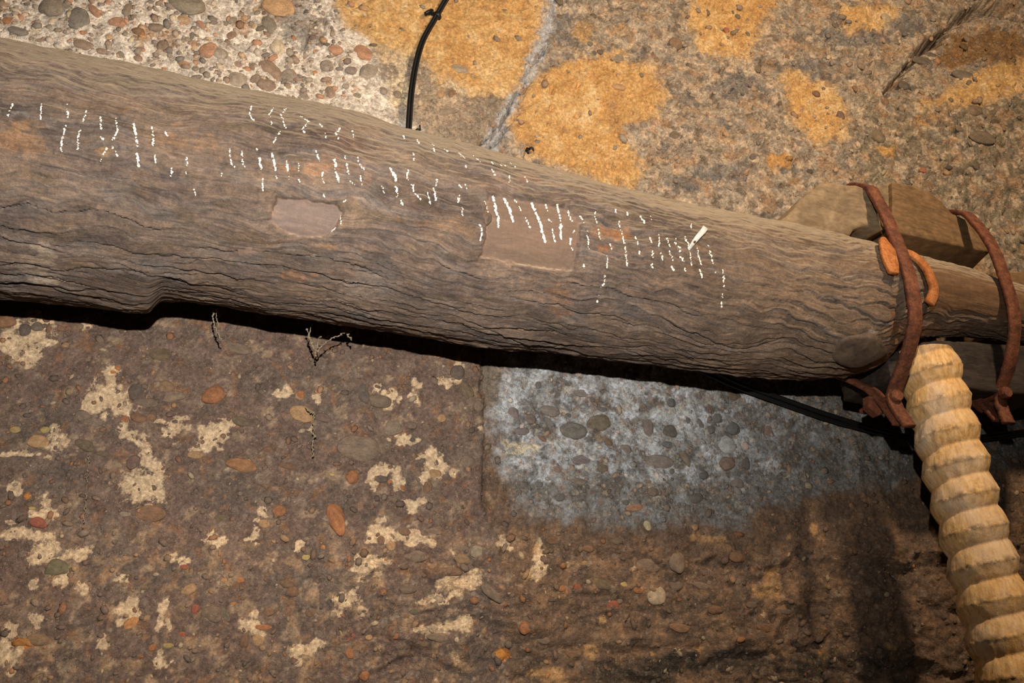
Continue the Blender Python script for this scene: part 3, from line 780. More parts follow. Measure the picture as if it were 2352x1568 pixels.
# grit too small to pick apart: one mesh per block
gv, gf = icosphere(0)
gv = np.array(gv); gf = np.array(gf)
grng = np.random.default_rng(5)
GN = 5200; GU = 900
gx = np.concatenate([grng.uniform(-60, 860, GU), grng.uniform(-100, 2452, GN)]); gy = np.concatenate([grng.uniform(-60, 230, GU), grng.uniform(-80, 1640, GN)])
acc = [([], [], []) for _ in range(4)]
keys = 'obrtgudekcbe'
for i in range(GN + GU):
    x, y = gx[i], gy[i]
    yh = np.interp(x, [p[0] for p in HL], [p[1] for p in HL])
    if abs(y - yh) < (60 if i < GU else 150): continue
    if y < yh and 790 < x < 1500 and grng.random() < .7: continue
    p, h, b, cc = wall_h(x, y)
    s = grng.gamma(2.2, 1.5) + 1.6
    if i < GU: s = 2.5 + grng.gamma(2.0, 2.0)
    s = min(s, 11.0) * np.dot(p - CAM, FWD) / FPX
    e1 = nrm(WA * grng.normal() + WZ * grng.normal()); e2 = np.cross(WN, e1)
    sx = s * grng.uniform(.9, 1.6); sy = s * grng.uniform(.6, 1.0); sn = s * grng.uniform(.35, .6)
    q = p + WN * (h + sn * grng.uniform(-.3, .3)) + (gv[:, :1] * e1 * sx + gv[:, 1:2] * e2 * sy + gv[:, 2:] * WN * sn)
    V_, F_, C_ = acc[b]
    base = len(V_) * 12
    V_.append(q); F_.append(gf + base)
    tc = np.array(lin(PCOL[keys[grng.integers(len(keys))]]))
    C_.append(np.tile(np.append((.8 * tc + .2 * cc) if i < GU else (0.45 * tc + 0.55 * cc), 1.0), (12, 1)))
for b in range(4):
    V_, F_, C_ = acc[b]
    if not V_: continue
    me = bpy.data.meshes.new('gravel')
    me.from_pydata(np.concatenate(V_).tolist(), [], np.concatenate(F_).tolist())
    me.polygons.foreach_set('use_smooth', [True] * len(me.polygons))
    a = me.color_attributes.new('rock', 'FLOAT_COLOR', 'POINT'); a.data.foreach_set('color', np.concatenate(C_).astype(np.float32).ravel())
    o = link('gravel', me, M['gravel'], BLK[b]); o['kind'] = 'stuff'; o['label'] = 'fine grit bedded in the stone'

# ================================================================== LOG
TOP = [(-200, 48), (0, 85), (150, 110), (300, 140), (500, 190), (700, 225), (800, 250), (950, 300), (1100, 345), (1250, 385), (1400, 425), (1500, 450), (1600, 470), (1750, 500), (1850, 522), (2000, 560), (2100, 588), (2200, 612), (2300, 645), (2400, 672), (2600, 720)]
BOT = [(-200, 664), (0, 683), (230, 704), (335, 711), (440, 712), (600, 722), (800, 745), (1000, 776), (1110, 797), (1300, 816), (1500, 840), (1700, 862), (1850, 874), (1920, 870), (1985, 855), (2030, 822), (2062, 792), (2110, 780), (2200, 776), (2352, 790), (2600, 812)]
BYK = 0.25; BY0 = 1.70
BN = nrm((BYK, -1, 0)); BP0 = np.array([0, BY0, 0.0])
NS, NP = 1300, 400
sx_ = np.linspace(-200, 2600, 700)
ty = np.interp(sx_, [p[0] for p in TOP], [p[1] for p in TOP]); by = np.interp(sx_, [p[0] for p in BOT], [p[1] for p in BOT])
ker = np.exp(-(np.arange(-9, 10) / 4.0) ** 2); ker /= ker.sum()
def smooth(a): return np.convolve(np.pad(a, 9, mode='reflect', reflect_type='odd'), ker, 'valid')
ty = smooth(ty); by = smooth(by)
rt = rays(sx_, ty); rb = rays(sx_, by)
mid = rt + rb; mid /= np.linalg.norm(mid, axis=1, keepdims=True)
half = 0.5 * np.arccos(np.clip((rt * rb).sum(1), -1, 1))
tt = ((BP0 - CAM) @ BN) / (mid @ BN)
CEN = CAM + mid * tt[:, None]
# evenly spaced stations
arc = np.concatenate([[0], np.cumsum(np.linalg.norm(np.diff(CEN, axis=0), axis=1))])
su = np.linspace(0, arc[-1], NS)
cen = np.stack([np.interp(su, arc, CEN[:, k]) for k in range(3)], 1)
cen = np.stack([np.convolve(np.pad(cen[:, k], 9, mode='reflect', reflect_type='odd'), ker, 'valid') for k in range(3)], 1)
rad = np.interp(su, arc, tt * np.sin(half)) * 0.985
spx = np.interp(su, arc, sx_)
TAN = nrm(cen[int(NS*.8)] - cen[int(NS*.05)])
FR = nrm(np.cross(np.cross(TAN, (0, -1, 0)), TAN)); FR = nrm(np.array([-TAN[1], 0, 0]) + FR * 0) if False else FR
UP_ = np.cross(FR, TAN)
if UP_[2] < 0: UP_ = -UP_
print('beam tan', TAN, 'front', FR, 'up', UP_, 'r', rad[0], rad[len(rad) // 2], rad[900], 'C', cen[900])

# angles: dense on the visible side; phi 0 faces the viewer, + is up
pv = np.concatenate([np.linspace(-135, 125, 390, endpoint=False), np.linspace(125, 225, 51)])
PHI = np.radians(pv); NPH = len(PHI)
U, PH = np.meshgrid(su, PHI, indexing='ij'); R0 = np.repeat(rad[:, None], NPH, 1)
CX = np.repeat(cen[:, None, :], NPH, 1)
dirs = np.cos(PH)[..., None] * FR + np.sin(PH)[..., None] * UP_
base = CX + dirs * R0[..., None]
bx, by_ = project(base.reshape(-1, 3)); bx = bx.reshape(U.shape); by_ = by_.reshape(U.shape)
front = (np.einsum('ijk,ijk->ij', CAM - base, dirs) > 0)
Vv = -PH * R0                                     # metres around, growing downwards
u = U; v = Vv

P1 = [(640, 455), (690, 457), (778, 472), (786, 492), (765, 530), (738, 546), (690, 548), (640, 527), (622, 508), (628, 478)]
P2 = [(1126, 448), (1190, 455), (1300, 473), (1336, 498), (1330, 560), (1318, 622), (1240, 614), (1104, 592), (1120, 540), (1114, 490)]
sd1 = np.where(front, sdpoly(bx + 4 * noise(u * 60, v * 60, 3), by_ + 4 * noise(u * 60, v * 60, 4), P1), -999)
sd2 = np.where(front, sdpoly(bx + 5 * noise(u * 60, v * 60, 3), by_ + 5 * noise(u * 60, v * 60, 4), P2), -999)
sawn = sstep(2110, 2150, bx) * sstep(0.55, 0.2, np.abs(PH + 0.15) - 0.25)
sm = np.maximum(np.maximum(sstep(-5, 4, sd1), sstep(-5, 4, sd2)), sawn)

# grain flow: bends round the knots
wv = 0.016 * fbm(u * 2.2, v * 3.0, 3, 200) + 0.011 * fbm(u * 9, v * 10, 3, 203)
for kx, ky, kr in ((572, 575, 42), (1120, 500, 40), (360, 420, 50), (110, 610, 60), (1975, 805, 80), (1500, 680, 45), (860, 520, 50)):
    q = ((bx - kx) ** 2 / (2.6 * kr) ** 2 + (by_ - ky) ** 2 / kr ** 2)
    wv += 0.014 * np.exp(-q) * np.sign(by_ - ky) * sstep(0, 30, np.abs(by_ - ky)) * front
vw = v + wv
lower = sstep(0.5, -0.7, PH)                       # fissures open on the lower flank
TONE = []
def flakes(K, amp, seed, ufreq, lo, hi):
    p = vw * K + 0.55 * fbm(u * ufreq, vw * K * 0.25, 3, seed)
    row = np.floor(p); f = p - row
    a = noise(u * ufreq * 0.8 + row * 7.31, row * 3.17 + 0.5, seed + 5)
    A = amp * (lo + (hi - lo) * lower) * sstep(-0.35, 0.5, a)
    A = A * (.15 + .85 * sstep(.6, -.25, PH))
    TONE.append((sstep(-.5, .5, noise(u * ufreq * 1.3 + row * 3.7, row * 1.9 + .3, seed + 9)), np.exp(-((f - .86) / .12) ** 2) * sstep(-.1, .4, a), np.exp(-(np.minimum(f, 1 - f) / .13) ** 2) * sstep(-.2, .3, a)))
    body = f ** 1.5
    crack = np.exp(-(np.minimum(f, 1 - f) / 0.055) ** 2) * sstep(-.05, .45, a)
    return A * (body - 0.45) - amp * (0.2 + 1.1 * lower) * 0.75 * crack
D = flakes(31, 0.0080, 210, 5.5, 0.6, 1.0) + flakes(74, 0.0042, 230, 9, 0.6, 1.0) + flakes(15, 0.0055, 250, 3.2, 0.45, 0.7)
D += 0.0016 * fbm(u * 26, vw * 90, 3, 270) + 0.0022 * fbm(u * 14, v * 18, 3, 275)
D += 0.007 * fbm(u * 2.4, v * 2.6, 2, 280)
keep = 1 - 0.93 * sm
lowf = 0.007 * fbm(u * 2.4, v * 2.6, 2, 280)
D = D * keep + lowf * (1 - keep) - 0.010 * np.maximum(sstep(-6, 3, sd1), sstep(-7, 3, sd2)) + 0.0006 * fbm(u * 10, v * 80, 2, 290) * sm
D -= 0.006 * np.exp(-((sd1) / 4.0) ** 2) * sstep(520, 470, by_) * 0.6
# notch in the underside near the left end
bm = sstep(-1.15, -1.6, PH)
D += bm * (0.012 * sstep(180, 330, bx) * sstep(372, 338, bx) - 0.016 * sstep(338, 375, bx) * sstep(620, 430, bx))
# swelling before the neck
D += 0.018 * np.exp(-(((bx - 1960) / 95) ** 2 + ((by_ - 800) / 70) ** 2)) * front
# broad gouge, upper centre
gq = np.exp(-(((bx - 840) / 70) ** 2 + ((by_ - 320) / 45) ** 2)) * front
D -= 0.010 * gq
D -= 0.016 * np.exp(-(((bx - 2075) / 26) ** 2)) * sstep(620, 700, by_) * front
seam = sstep(128, 150, np.degrees(PH)) * sstep(222, 200, np.degrees(PH)); back = (pv > 128)
D[:, back] *= 0.4
fade = np.ones(NPH); fade[:6] = np.linspace(0, 1, 6); fade[-6:] = np.linspace(1, 0, 6)
D *= fade[None]
LV = (base + dirs * D[..., None]).reshape(-1, 3)

# colours of the timber, with some light and a highlight painted in
n0 = fbm(u * 4, v * 9, 4, 300, .6); n1_ = fbm(u * 9, v * 26, 4, 305, .6); n2_ = fbm(u * 20, v * 30, 4, 309, .6)
LC = np.zeros(U.shape + (3,)); LC[:] = lin((114, 96, 85))
def lpaint(m, c):
    global LC
    m = np.clip(m, 0, 1)[..., None]; LC = LC * (1 - m) + np.asarray(lin(c)) * m
lpaint(0.7 * sstep(0, .6, n0), (100, 84, 74)); lpaint(0.6 * sstep(.05, .6, -n0), (126, 107, 94))
lpaint(0.55 * sstep(.15, .6, n1_), (98, 84, 64)); lpaint(0.5 * sstep(.2, .6, n2_), (140, 118, 102))
lpaint(0.45 * sstep(.25, .7, fbm(u * 6, v * 12, 4, 320, .6)) * .6, (124, 94, 70))
lpaint(0.55 * sstep(.25, .6, fbm(u * 8, v * 15, 4, 330, .6)) * lower, (120, 110, 102))
lpaint(0.8 * sstep(1350, 1900, bx), (148, 120, 94))  # painted lighter toward the right end to make up for weaker light there
for (x, y, rx, ry, c, am) in [(45, 320, 45, 26, (176, 122, 72), .8), (720, 388, 46, 12, (190, 136, 88), .85), (800, 330, 60, 60, (136, 96, 74), .7), (675, 636, 40, 10, (166, 112, 70), .75),
        (420, 325, 60, 26, (158, 112, 74), .6), (235, 345, 14, 10, (176, 130, 76), .9), (1410, 535, 44, 12, (190, 122, 64), .9), (1390, 570, 16, 10, (180, 112, 58), .8), (1285, 690, 30, 44, (158, 112, 78), .7),
        (90, 605, 40, 40, (190, 168, 140), .8), (30, 640, 40, 20, (150, 144, 138), .6), (1010, 520, 80, 20, (130, 94, 64), .6), (1200, 410, 40, 10, (166, 112, 74), .7), (740, 568, 24, 6, (190, 140, 92), .8),
        (330, 300, 24, 20, (120, 96, 58), .8), (60, 260, 24, 6, (186, 180, 172), .7), (280, 250, 20, 6, (170, 120, 76), .8), (2060, 745, 20, 40, (166, 96, 46), .7), (2010, 620, 24, 20, (140, 96, 62), .6), (1480, 790, 60, 24, (112, 88, 72), .5), (2000, 788, 16, 26, (206, 190, 168), 1.0)]:  # last spot is a painted highlight on the polished knot facet
    q = 1 - np.hypot((bx - x) / rx, (by_ - y) / ry)
    lpaint(.62 * am * sstep(-.3, .35, q + .9 * n2_ + .5 * n1_ + .5 * fbm(u * 60, v * 70, 2, 350)) * front, c)
for (tn_, ed_, gv2), wt in zip(TONE, (.8, .55, .6)):
    lpaint(.55 * wt * sstep(.55, .95, tn_), (114, 93, 74))
    LC = LC * (1 + wt * .5 * (tn_ - .5))[..., None]
    lpaint(.34 * wt * ed_, (158, 136, 118))
    lpaint(.45 * wt * gv2, (128, 118, 112))
flat = np.maximum(sstep(-3, 3, sd1), sstep(-3, 3, sd2))
lpaint(sstep(-5, 5, sd1), (126, 106, 94)); lpaint(sstep(-5, 5, sd2), (117, 94, 77)); lpaint(flat * 0.6 * sstep(-.1, .5, fbm(u * 3, v * 30, 3, 340)), (105, 85, 70))
lpaint(0.85 * sawn, (116, 84, 56)); lpaint(0.5 * sawn * sstep(0, .5, n1_), (96, 68, 44))
lpaint(0.35 * sstep(4, 0, np.abs(sd1)) + 0.35 * sstep(5, 0, np.abs(sd2)), (150, 122, 102))
LC = LC * .85
lcol = np.concatenate([LC.reshape(-1, 3), np.ones((LC[..., 0].size, 1))], 1)

li = np.arange(NS * NPH).reshape(NS, NPH)
lq = np.stack([li[:-1, :-1], li[:-1, 1:], li[1:, 1:], li[1:, :-1]], -1).reshape(-1, 4)
# closing seam at the back
lq = np.concatenate([lq, np.stack([li[:-1, -1], li[:-1, 0], li[1:, 0], li[1:, -1]], -1)])
pid = np.where(sd1.ravel() > 0, 1, np.where(sd2.ravel() > 0, 2, 0))[lq[:, 0]]
LBASE = cen[len(cen) // 2].copy()
log = empty('press_log', LBASE)
tag(log, 'huge weathered grey-brown tree trunk beam crossing in front of the stone wall', 'log')
LVl = LV - LBASE[None]
at = dict(along=u.ravel(), around=vw.ravel(), planed=np.maximum(flat, .8 * sawn).ravel())
for k, nm in ((0, 'trunk'), (1, 'planed_patch'), (2, 'planed_patch')):
    me = grid_mesh(nm, LVl, lq[pid == k], lcol, at)
    o = link(nm, me, M['log'], log)
    if k: o['label'] = ('small smooth planed patch on the trunk', 'large smooth planed patch under the chalk strokes')[k - 1]
# end caps
for e, nm in ((0, 'end_grain'), (NS - 1, 'end_grain')):
    ring = LV[li[e]]
    part(nm, np.concatenate([ring, [cen[e]]]), [((i + 1) % NPH, i, NPH) if e else (i, (i + 1) % NPH, NPH) for i in range(NPH)], M['peg'], log)

sub = lq[np.isin(pid, (0, 1, 2))]
BVH = BVHTree.FromPolygons([Vector(p) for p in LV], [tuple(int(k) for k in f) for f in lq])
def on_log(x, y):
    d = ray(x, y)
    h = BVH.ray_cast(Vector(CAM), Vector(d))
    if h[0] is None: return None, None
    n = np.array(h[1])
    if np.dot(n, d) > 0: n = -n
    return np.array(h[0]), n

def disc_on_log(name, x, y, rx, ry, dome, mat, seed, lift=0.0):
    p, n = on_log(x, y)
    if p is None: return
    d = nrm(p - cen[np.argmin(np.linalg.norm(cen - p, axis=1))]); d = nrm(d - TAN * np.dot(d, TAN))
    e1 = TAN; e2 = np.cross(d, e1); sc = np.dot(p - CAM, FWD) / FPX
    V = []; F = []; RR, SS = 7, 28
    rr = np.random.default_rng(seed); ph = rr.random(4) * 6.28
    V.append(p + d * (dome + lift))
    for i in range(1, RR + 2):
        q = min(i / RR, 1.06)
        for k in range(SS):
            th = 6.2832 * k / SS; w_ = 1 + .05 * math.sin(3 * th + ph[0]) + .04 * math.sin(5 * th + ph[1])
            hgt = dome * max(0.0, 1 - q ** 3) + lift if i <= RR else -0.03
            hgt += 0.0008 * math.sin(9 * q + ph[2])
            V.append(p + e1 * math.cos(th) * rx * sc * q * w_ + e2 * math.sin(th) * ry * sc * q * w_ + d * hgt)
    for k in range(SS): F.append((0, 1 + k, 1 + (k + 1) % SS))
    for i in range(RR):
        for k in range(SS):
            a = 1 + i * SS + k; b = 1 + i * SS + (k + 1) % SS
            F.append((a, a + SS, b + SS, b))
    return part(name, V, F, mat, log)
disc_on_log('wooden_peg', 572, 575, 27, 24, 0.003, M['peg'], 2, 0.002)
kn = disc_on_log('knot', 1972, 806, 66, 44, 0.010, M['knot'], 3, 0.003); kn['label'] = 'dark polished branch stub at the narrow end'
disc_on_log('knot', 1117, 502, 13, 16, 0.006, M['knot'], 4, 0.001)

# chalk strokes ------------------------------------------------------------
CH = '''30,236 18,268|95,236 94,274|154,240 156,270|199,255 190,280|232,268 231,295|266,270 270,300 259,323|152,288 143,315 140,352|184,298 178,322 180,346|231,315 238,322|247,337 238,355|258,336 270,358|232,367 229,376|307,285 313,313 317,340|314,351 320,388|350,293 352,316 350,338|356,353 357,379|379,300 384,313|429,361 431,381|427,393 427,400|396,388 394,405|446,434 450,450|509,396 509,408|577,245 574,266 585,280|628,248 618,262 625,288|656,250 646,265 655,295|643,304 625,332|527,343 530,375 538,384|555,343 558,372 563,386|589,340 597,349|595,362 600,390|603,411 604,441|625,353 634,392|635,405 637,411|658,368 662,396|663,405 664,412|687,374 685,393|686,412 689,418|690,268 708,280 693,298 702,306|731,282 740,292|746,306 748,318|782,295 770,307 779,319|809,298 812,316|725,346 736,373|739,396 743,423|743,447 745,456|769,367 772,385|770,389 779,419|803,414 815,425|795,373 801,402|792,358 795,365|828,379 836,391|827,402 831,426|821,362 824,371|877,426 883,447|895,385 910,411 906,420|910,429 913,453|920,459 928,475|937,390 934,405 949,426 950,441 967,459|983,441 987,469|996,432 1002,462|1004,410 1001,426|1053,423 1062,432|1069,423 1072,435|1054,450 1051,468|1062,477 1062,498|926,310 932,322|949,352 952,370|958,322 964,331|993,331 999,349|1017,338 1029,349|1053,353 1068,364|1086,358 1104,373|1068,379 1071,388|1127,371 1133,379|1148,379 1163,382|1169,373 1184,385|1170,396 1170,420|1130,388 1138,408|1205,408 1213,420|1112,459 1121,489|1132,450 1139,483 1145,500 1144,524|1157,456 1169,477 1178,509|1182,459 1199,486|1206,500 1218,524|1102,515 1107,533 1102,557|784,493 782,515|770,524 761,533|794,459 788,471|1220,463 1231,493 1240,511 1246,538 1252,556|1254,469 1258,486|1261,503 1266,511|1267,527 1275,557|1279,469 1287,505 1288,550|1304,481 1313,511|1333,496 1343,515|1319,527 1315,535|1310,545 1309,562|1312,570 1316,579|1348,529 1353,573|1367,487 1370,514|1374,529 1379,550|1394,588 1394,615|1389,631 1388,648 1379,661|1375,676 1377,680|1371,690 1373,697|1401,561 1406,576|1413,481 1415,493|1437,487 1447,499|1470,496 1481,514|1493,496 1499,508|1420,508 1428,535 1434,560|1458,541 1465,563|1489,541 1498,561|1513,539 1514,566|1532,547 1538,567|1551,547 1553,561|1559,566 1563,578|1572,542 1584,573 1587,609|1600,570 1611,609|1624,559 1633,588 1639,609|1435,567 1440,612|1468,576 1471,588|1498,576 1499,594|1497,606 1498,618|1517,579 1522,600|1538,578 1545,600|1562,588 1571,602|1541,612 1550,624|1572,615 1577,627|1606,618 1614,639|1641,625 1644,630|1660,618 1663,660|1659,675 1660,684|1656,691 1659,706|1586,514 1589,524|1340,608 1342,614'''
thick = {'769,367', '770,389', '1279,469', '1132,450', '1220,463', '314,351', '595,362', '625,353', '658,368', '910,429', '895,385', '307,285', '1157,456'}
crng = random.Random(21)
for st in CH.split('|'):
    pts = [tuple(float(c) for c in q.split(',')) for q in st.split()]
    base_w = 2.8 if st.split()[0] in thick else 2.0
    # hits along the stroke, then little crusts of chalk on the bark
    V = []; F = []
    for (x0, y0), (x1, y1) in zip(pts[:-1], pts[1:]):
        L = math.hypot(x1 - x0, y1 - y0); n = max(2, int(L / 2.1))
        for i in range(n):
            if crng.random() < (0.16 if base_w > 2.5 else 0.3): continue
            t = (i + crng.random() * .5) / n
            x = x0 + (x1 - x0) * t + crng.gauss(0, .9); y = y0 + (y1 - y0) * t + crng.gauss(0, .6)
            p, nn = on_log(x, y)
            if p is None: continue
            sc = np.dot(p - CAM, FWD) / FPX
            e1 = nrm(np.cross(nn, (0.1, 0.2, 1))); e2 = np.cross(nn, e1)
            r_ = base_w * sc * crng.uniform(.55, 1.25); b0 = len(V); a0 = crng.random() * 6
            V.append(p + nn * 0.0020)
            for k in range(7):
                a_ = a0 + k * .8976; q = r_ * crng.uniform(.6, 1.25)
                V.append(p + nn * 0.0009 + (e1 * math.cos(a_) + e2 * math.sin(a_) * 1.25) * q)
            for k in range(7): F.append((b0, b0 + 1 + k, b0 + 1 + (k + 1) % 7))
    if V: part('chalk_mark', V, F, M['chalk'], log)

# ================================================================== IRON, CHOCKS, SCREW, CABLES
import bmesh

def axis_at(P):
    i = int(np.argmin(np.abs((cen - P) @ TAN)))
    c = cen[i]; c = c + TAN * np.dot(P - c, TAN)
    y = BP0 + 0
    return c, rad[i]

def fu(P0, f, u_):
    c, r = axis_at(P0)
    return c + FR * f + UP_ * u_

def strap(mid, frontpx, topfu, backpx, label, wid, bolt_u, seed, shift):
    P0, _ = on_log(*mid); P0 = P0 - TAN * shift
    path = [on_plane(x, y, P0, TAN) for x, y in frontpx] + [fu(P0, f, u_) for f, u_ in topfu] + [on_plane(x, y, P0, TAN) for x, y in backpx]
    path = catmull(path, 7)
    c, r = axis_at(P0)
    outs = []
    for i in range(len(path)):
        t = nrm(path[min(i + 1, len(path) - 1)] - path[max(i - 1, 0)])
        o = np.cross(t, TAN)
        if np.dot(o, FR) < 0 and i < 8: o = -o
        if i > 0 and np.dot(o, outs[-1]) < 0: o = -o
        outs.append(o)
    root = empty('iron_strap', c)
    tag(root, label, 'strap', 'rusty iron straps round the log end')
    V, F = sweep(path, outs, wid, 0.0125, False, 0.12, seed)
    part('band', V, F, M['rust'], root)
    # bolt through both legs
    def at(f, u_): return fu(P0, f, u_)
    (fh, fn, fe) = bolt_u[1:]
    u0 = bolt_u[0]
    def cyl(name, f0, f1, r_, sides, mat, dome=0.0, parent=root):
        V = []; F = []
        rings = [(f0, r_ * .86), (f0 + (f1 - f0) * .2, r_), (f0 + (f1 - f0) * .8, r_), (f1, r_ * .84)]
        for (f, q) in rings:
            for k in range(sides):
                a = 6.2832 * k / sides + .4
                V.append(at(f, u0) + TAN * math.cos(a) * q + UP_ * math.sin(a) * q)
        for i in range(3):
            for k in range(sides): F.append((i * sides + k, i * sides + (k + 1) % sides, (i + 1) * sides + (k + 1) % sides, (i + 1) * sides + k))
        F.append(tuple(range(sides))); F.append(tuple(3 * sides + k for k in range(sides)))
        return part(name, V, F, mat, parent, False)
    sh = cyl('bolt', fe, fh, .0085, 8, M['rust'])
    cyl('bolt_head', fh - .004, fh + .017, .0165, 8, M['rust'], parent=sh)
    cyl('nut', fn - .036, fn, .031, 6, M['rust'], parent=sh)
    return P0

A0 = strap((2098, 690),
      [(2088, 978), (2072, 955), (2057, 930), (2052, 905), (2068, 860), (2088, 800), (2101, 740), (2099, 690), (2086, 625), (2062, 560), (2037, 500), (2008, 446), (1996, 431)],
      [(0.05, .345), (-.02, .335), (-.11, .315), (-.165, .25), (-.19, .1), (-.188, -.02), (-.16, -.12)],
      [(1962, 876), (2002, 897), (2030, 925), (2058, 962), (2066, 975)],
      'rusty iron strap nearer the chalk marks, with orange staple hooked behind it', .036, (-.272, .07, .018, -.055), 3, .035)
B0 = strap((2326, 700),
      [(2317, 972), (2306, 948), (2297, 920), (2302, 890), (2320, 830), (2330, 760), (2325, 700), (2301, 620), (2276, 560), (2241, 512), (2215, 490)],
      [(-.03, .315), (-.09, .305), (-.15, .26), (-.18, .15), (-.19, 0), (-.175, -.12)],
      [(2215, 893), (2255, 920), (2284, 954), (2294, 966)],
      'rusty iron strap furthest right, at the edge of the picture', .036, (-.262, .02, -.03, -.09), 5, .03)

def prism(name, poly, backv, mat, root, bev=.008, rough=.003, drop=None, seed=0, cuts=3):
    bm = bmesh.new()
    base_ = np.array(root.matrix_basis.translation)
    fr = [bm.verts.new(Vector(p - base_)) for p in poly]
    bk = [bm.verts.new(Vector(p + backv + (drop[i] if drop is not None else 0) - base_)) for i, p in enumerate(poly)]
    n = len(poly)
    bm.faces.new(fr); bm.faces.new(bk[::-1])
    for i in range(n): bm.faces.new((fr[i], bk[i], bk[(i + 1) % n], fr[(i + 1) % n]))
    bmesh.ops.recalc_face_normals(bm, faces=bm.faces)
    if bev: bmesh.ops.bevel(bm, geom=list(bm.edges), offset=bev, segments=2, affect='EDGES', profile=.6)
    bmesh.ops.triangulate(bm, faces=[f for f in bm.faces if len(f.verts) > 4])
    for _ in range(cuts):
        bmesh.ops.subdivide_edges(bm, edges=[e for e in bm.edges if e.calc_length() > .016], cuts=1, use_grid_fill=True)
    bm.normal_update()
    P = np.array([v.co[:] for v in bm.verts]); N = np.array([v.normal[:] for v in bm.verts])
    d = rough * (fbm((P @ TAN) * 9 + seed, (P[:, 2] + P[:, 1]) * 16, 3, 400 + seed) + .5 * fbm((P @ TAN) * 30, (P[:, 2] - P[:, 1]) * 60, 2, 410 + seed))
    for v, q in zip(bm.verts, P + N * d[:, None]): v.co = q
    me = bpy.data.meshes.new(name); bm.to_mesh(me); bm.free()
    me.polygons.foreach_set('use_smooth', [True] * len(me.polygons))
    return link(name, me, mat, root)

# sawn chock between the straps
cA, rA = axis_at(A0); cB, rB = axis_at(B0)
pa = cA + FR * .088; pb = cB + FR * .008
n2 = nrm(np.cross(UP_, pb - pa))
poly = [(2050, 417), (2090, 425), (2130, 438), (2160, 458), (2188, 490), (2232, 510), (2252, 528), (2276, 579), (2065, 535), (2050, 531)]
pts = [on_plane(x, y, pa, n2) for x, y in poly]
ck = empty('wooden_chock', np.mean(pts, 0))
tag(ck, 'brown sawn wooden chock held on the log between the two straps', 'wood block', 'chocks strapped on top of the log')
bv = -FR * .19
drop = [np.zeros(3)] * 7 + [UP_ * -.045, UP_ * -.045, UP_ * -.045]
prism('block', pts, bv, M['chock'], ck, .005, .002, drop, 1)
pe = [on_plane(x, y, pa - FR * .018 , n2) for x, y in [(2003, 434), (2052, 415), (2052, 522), (2028, 520), (2016, 480)]]
prism('offcut', pe, -FR * .15, M['hewn'], ck, .004, .002, None, 4)
# rough hewn chock left of the strap
pa1 = cA + FR * .108
n1v = FR
poly = [(1772, 520), (1800, 496), (1832, 466), (1862, 438), (1888, 419), (1925, 419), (1965, 424), (1997, 434), (2016, 470), (2030, 528), (1988, 520), (1965, 524), (1950, 542), (1900, 538), (1820, 524)]
pts = [on_plane(x, y, pa1, n1v) for x, y in poly]
ck = empty('wooden_chock', np.mean(pts, 0))
tag(ck, 'rough hewn tan wooden chock with sloping end, left of the nearer strap', 'wood block', 'chocks strapped on top of the log')
prism('block', pts, -FR * .2, M['hewn'], ck, .012, .006, None, 7)

# staple
st_p, st_n = on_log(2060, 640)
st = empty('iron_staple', st_p); tag(st, 'bright orange rusty iron staple hooked behind the nearer strap', 'staple')
def hug(pts, lift):
    out, nn = [], []
    for x, y in pts:
        p, n = on_log(x, y)
        if p is None:
            p = out[-1] + (on_plane(x, y, out[-1], FR) - out[-1]) if out else on_plane(x, y, st_p, FR); n = FR
        n = nrm(p - axis_at(p)[0])
        out.append(p + n * lift); nn.append(n)
    return np.array(out), nn
HD = [(2028, 566), (2029, 581), (2032, 600), (2037, 618), (2041, 635)]
TL = [(2042, 582), (2066, 586), (2092, 596), (2114, 620), (2126, 650), (2129, 676), (2121, 700)]
hp, hn = hug(HD, .017); hp = catmull(hp, 5); hn = [FR] * len(hp)
V, F = sweep(hp, hn, np.interp(np.linspace(0, 1, len(hp)), [0, .12, .3, .7, 1], [.022, .042, .046, .040, .026]), .011, False, .06, 8)
part('head', V, F, M['rust2'], st)
tp, tn = hug(TL, .010)
tp = np.array([q + FR * k for q, k in zip(tp, (0, 0, .002, .006, .010, .014, .010))])
tp = catmull(tp, 6)
V, F = sweep(tp, [nrm(FR + TAN * .25)] * len(tp), np.interp(np.linspace(0, 1, len(tp)), [0, .3, .7, 1], [.014, .022, .029, .027]), .012, False, .05, 9)
part('tail', V, F, M['rust2'], st)

# nut block under the neck
c0 = cA + TAN * .0
pf = cA + FR * .02
poly = [(2038, 815), (2090, 790), (2150, 778), (2210, 782), (2440, 800), (2440, 905), (2330, 905), (2225, 893), (2200, 880), (2100, 880), (2046, 868)]
pts = [on_plane(x, y, pf, FR) for x, y in poly]
nb_ = empty('nut_block', np.mean(pts, 0)); tag(nb_, 'dark grimy wooden block under the log end that takes the screw', 'wood block')
prism('block', pts, -FR * .2, M['nutwood'], nb_, .006, .006, None, 11)

# squared timber behind the far strap
pf = cB - FR * .095
poly = [(2282, 622), (2480, 626), (2480, 800), (2282, 770)]
pts = [on_plane(x, y, pf, FR) for x, y in poly]
tb = empty('squared_timber', np.mean(pts, 0)); tag(tb, 'tan squared timber stub behind the furthest right strap', 'timber')
prism('block', pts, -FR * .12, M['chock'], tb, .006, .003, None, 13)

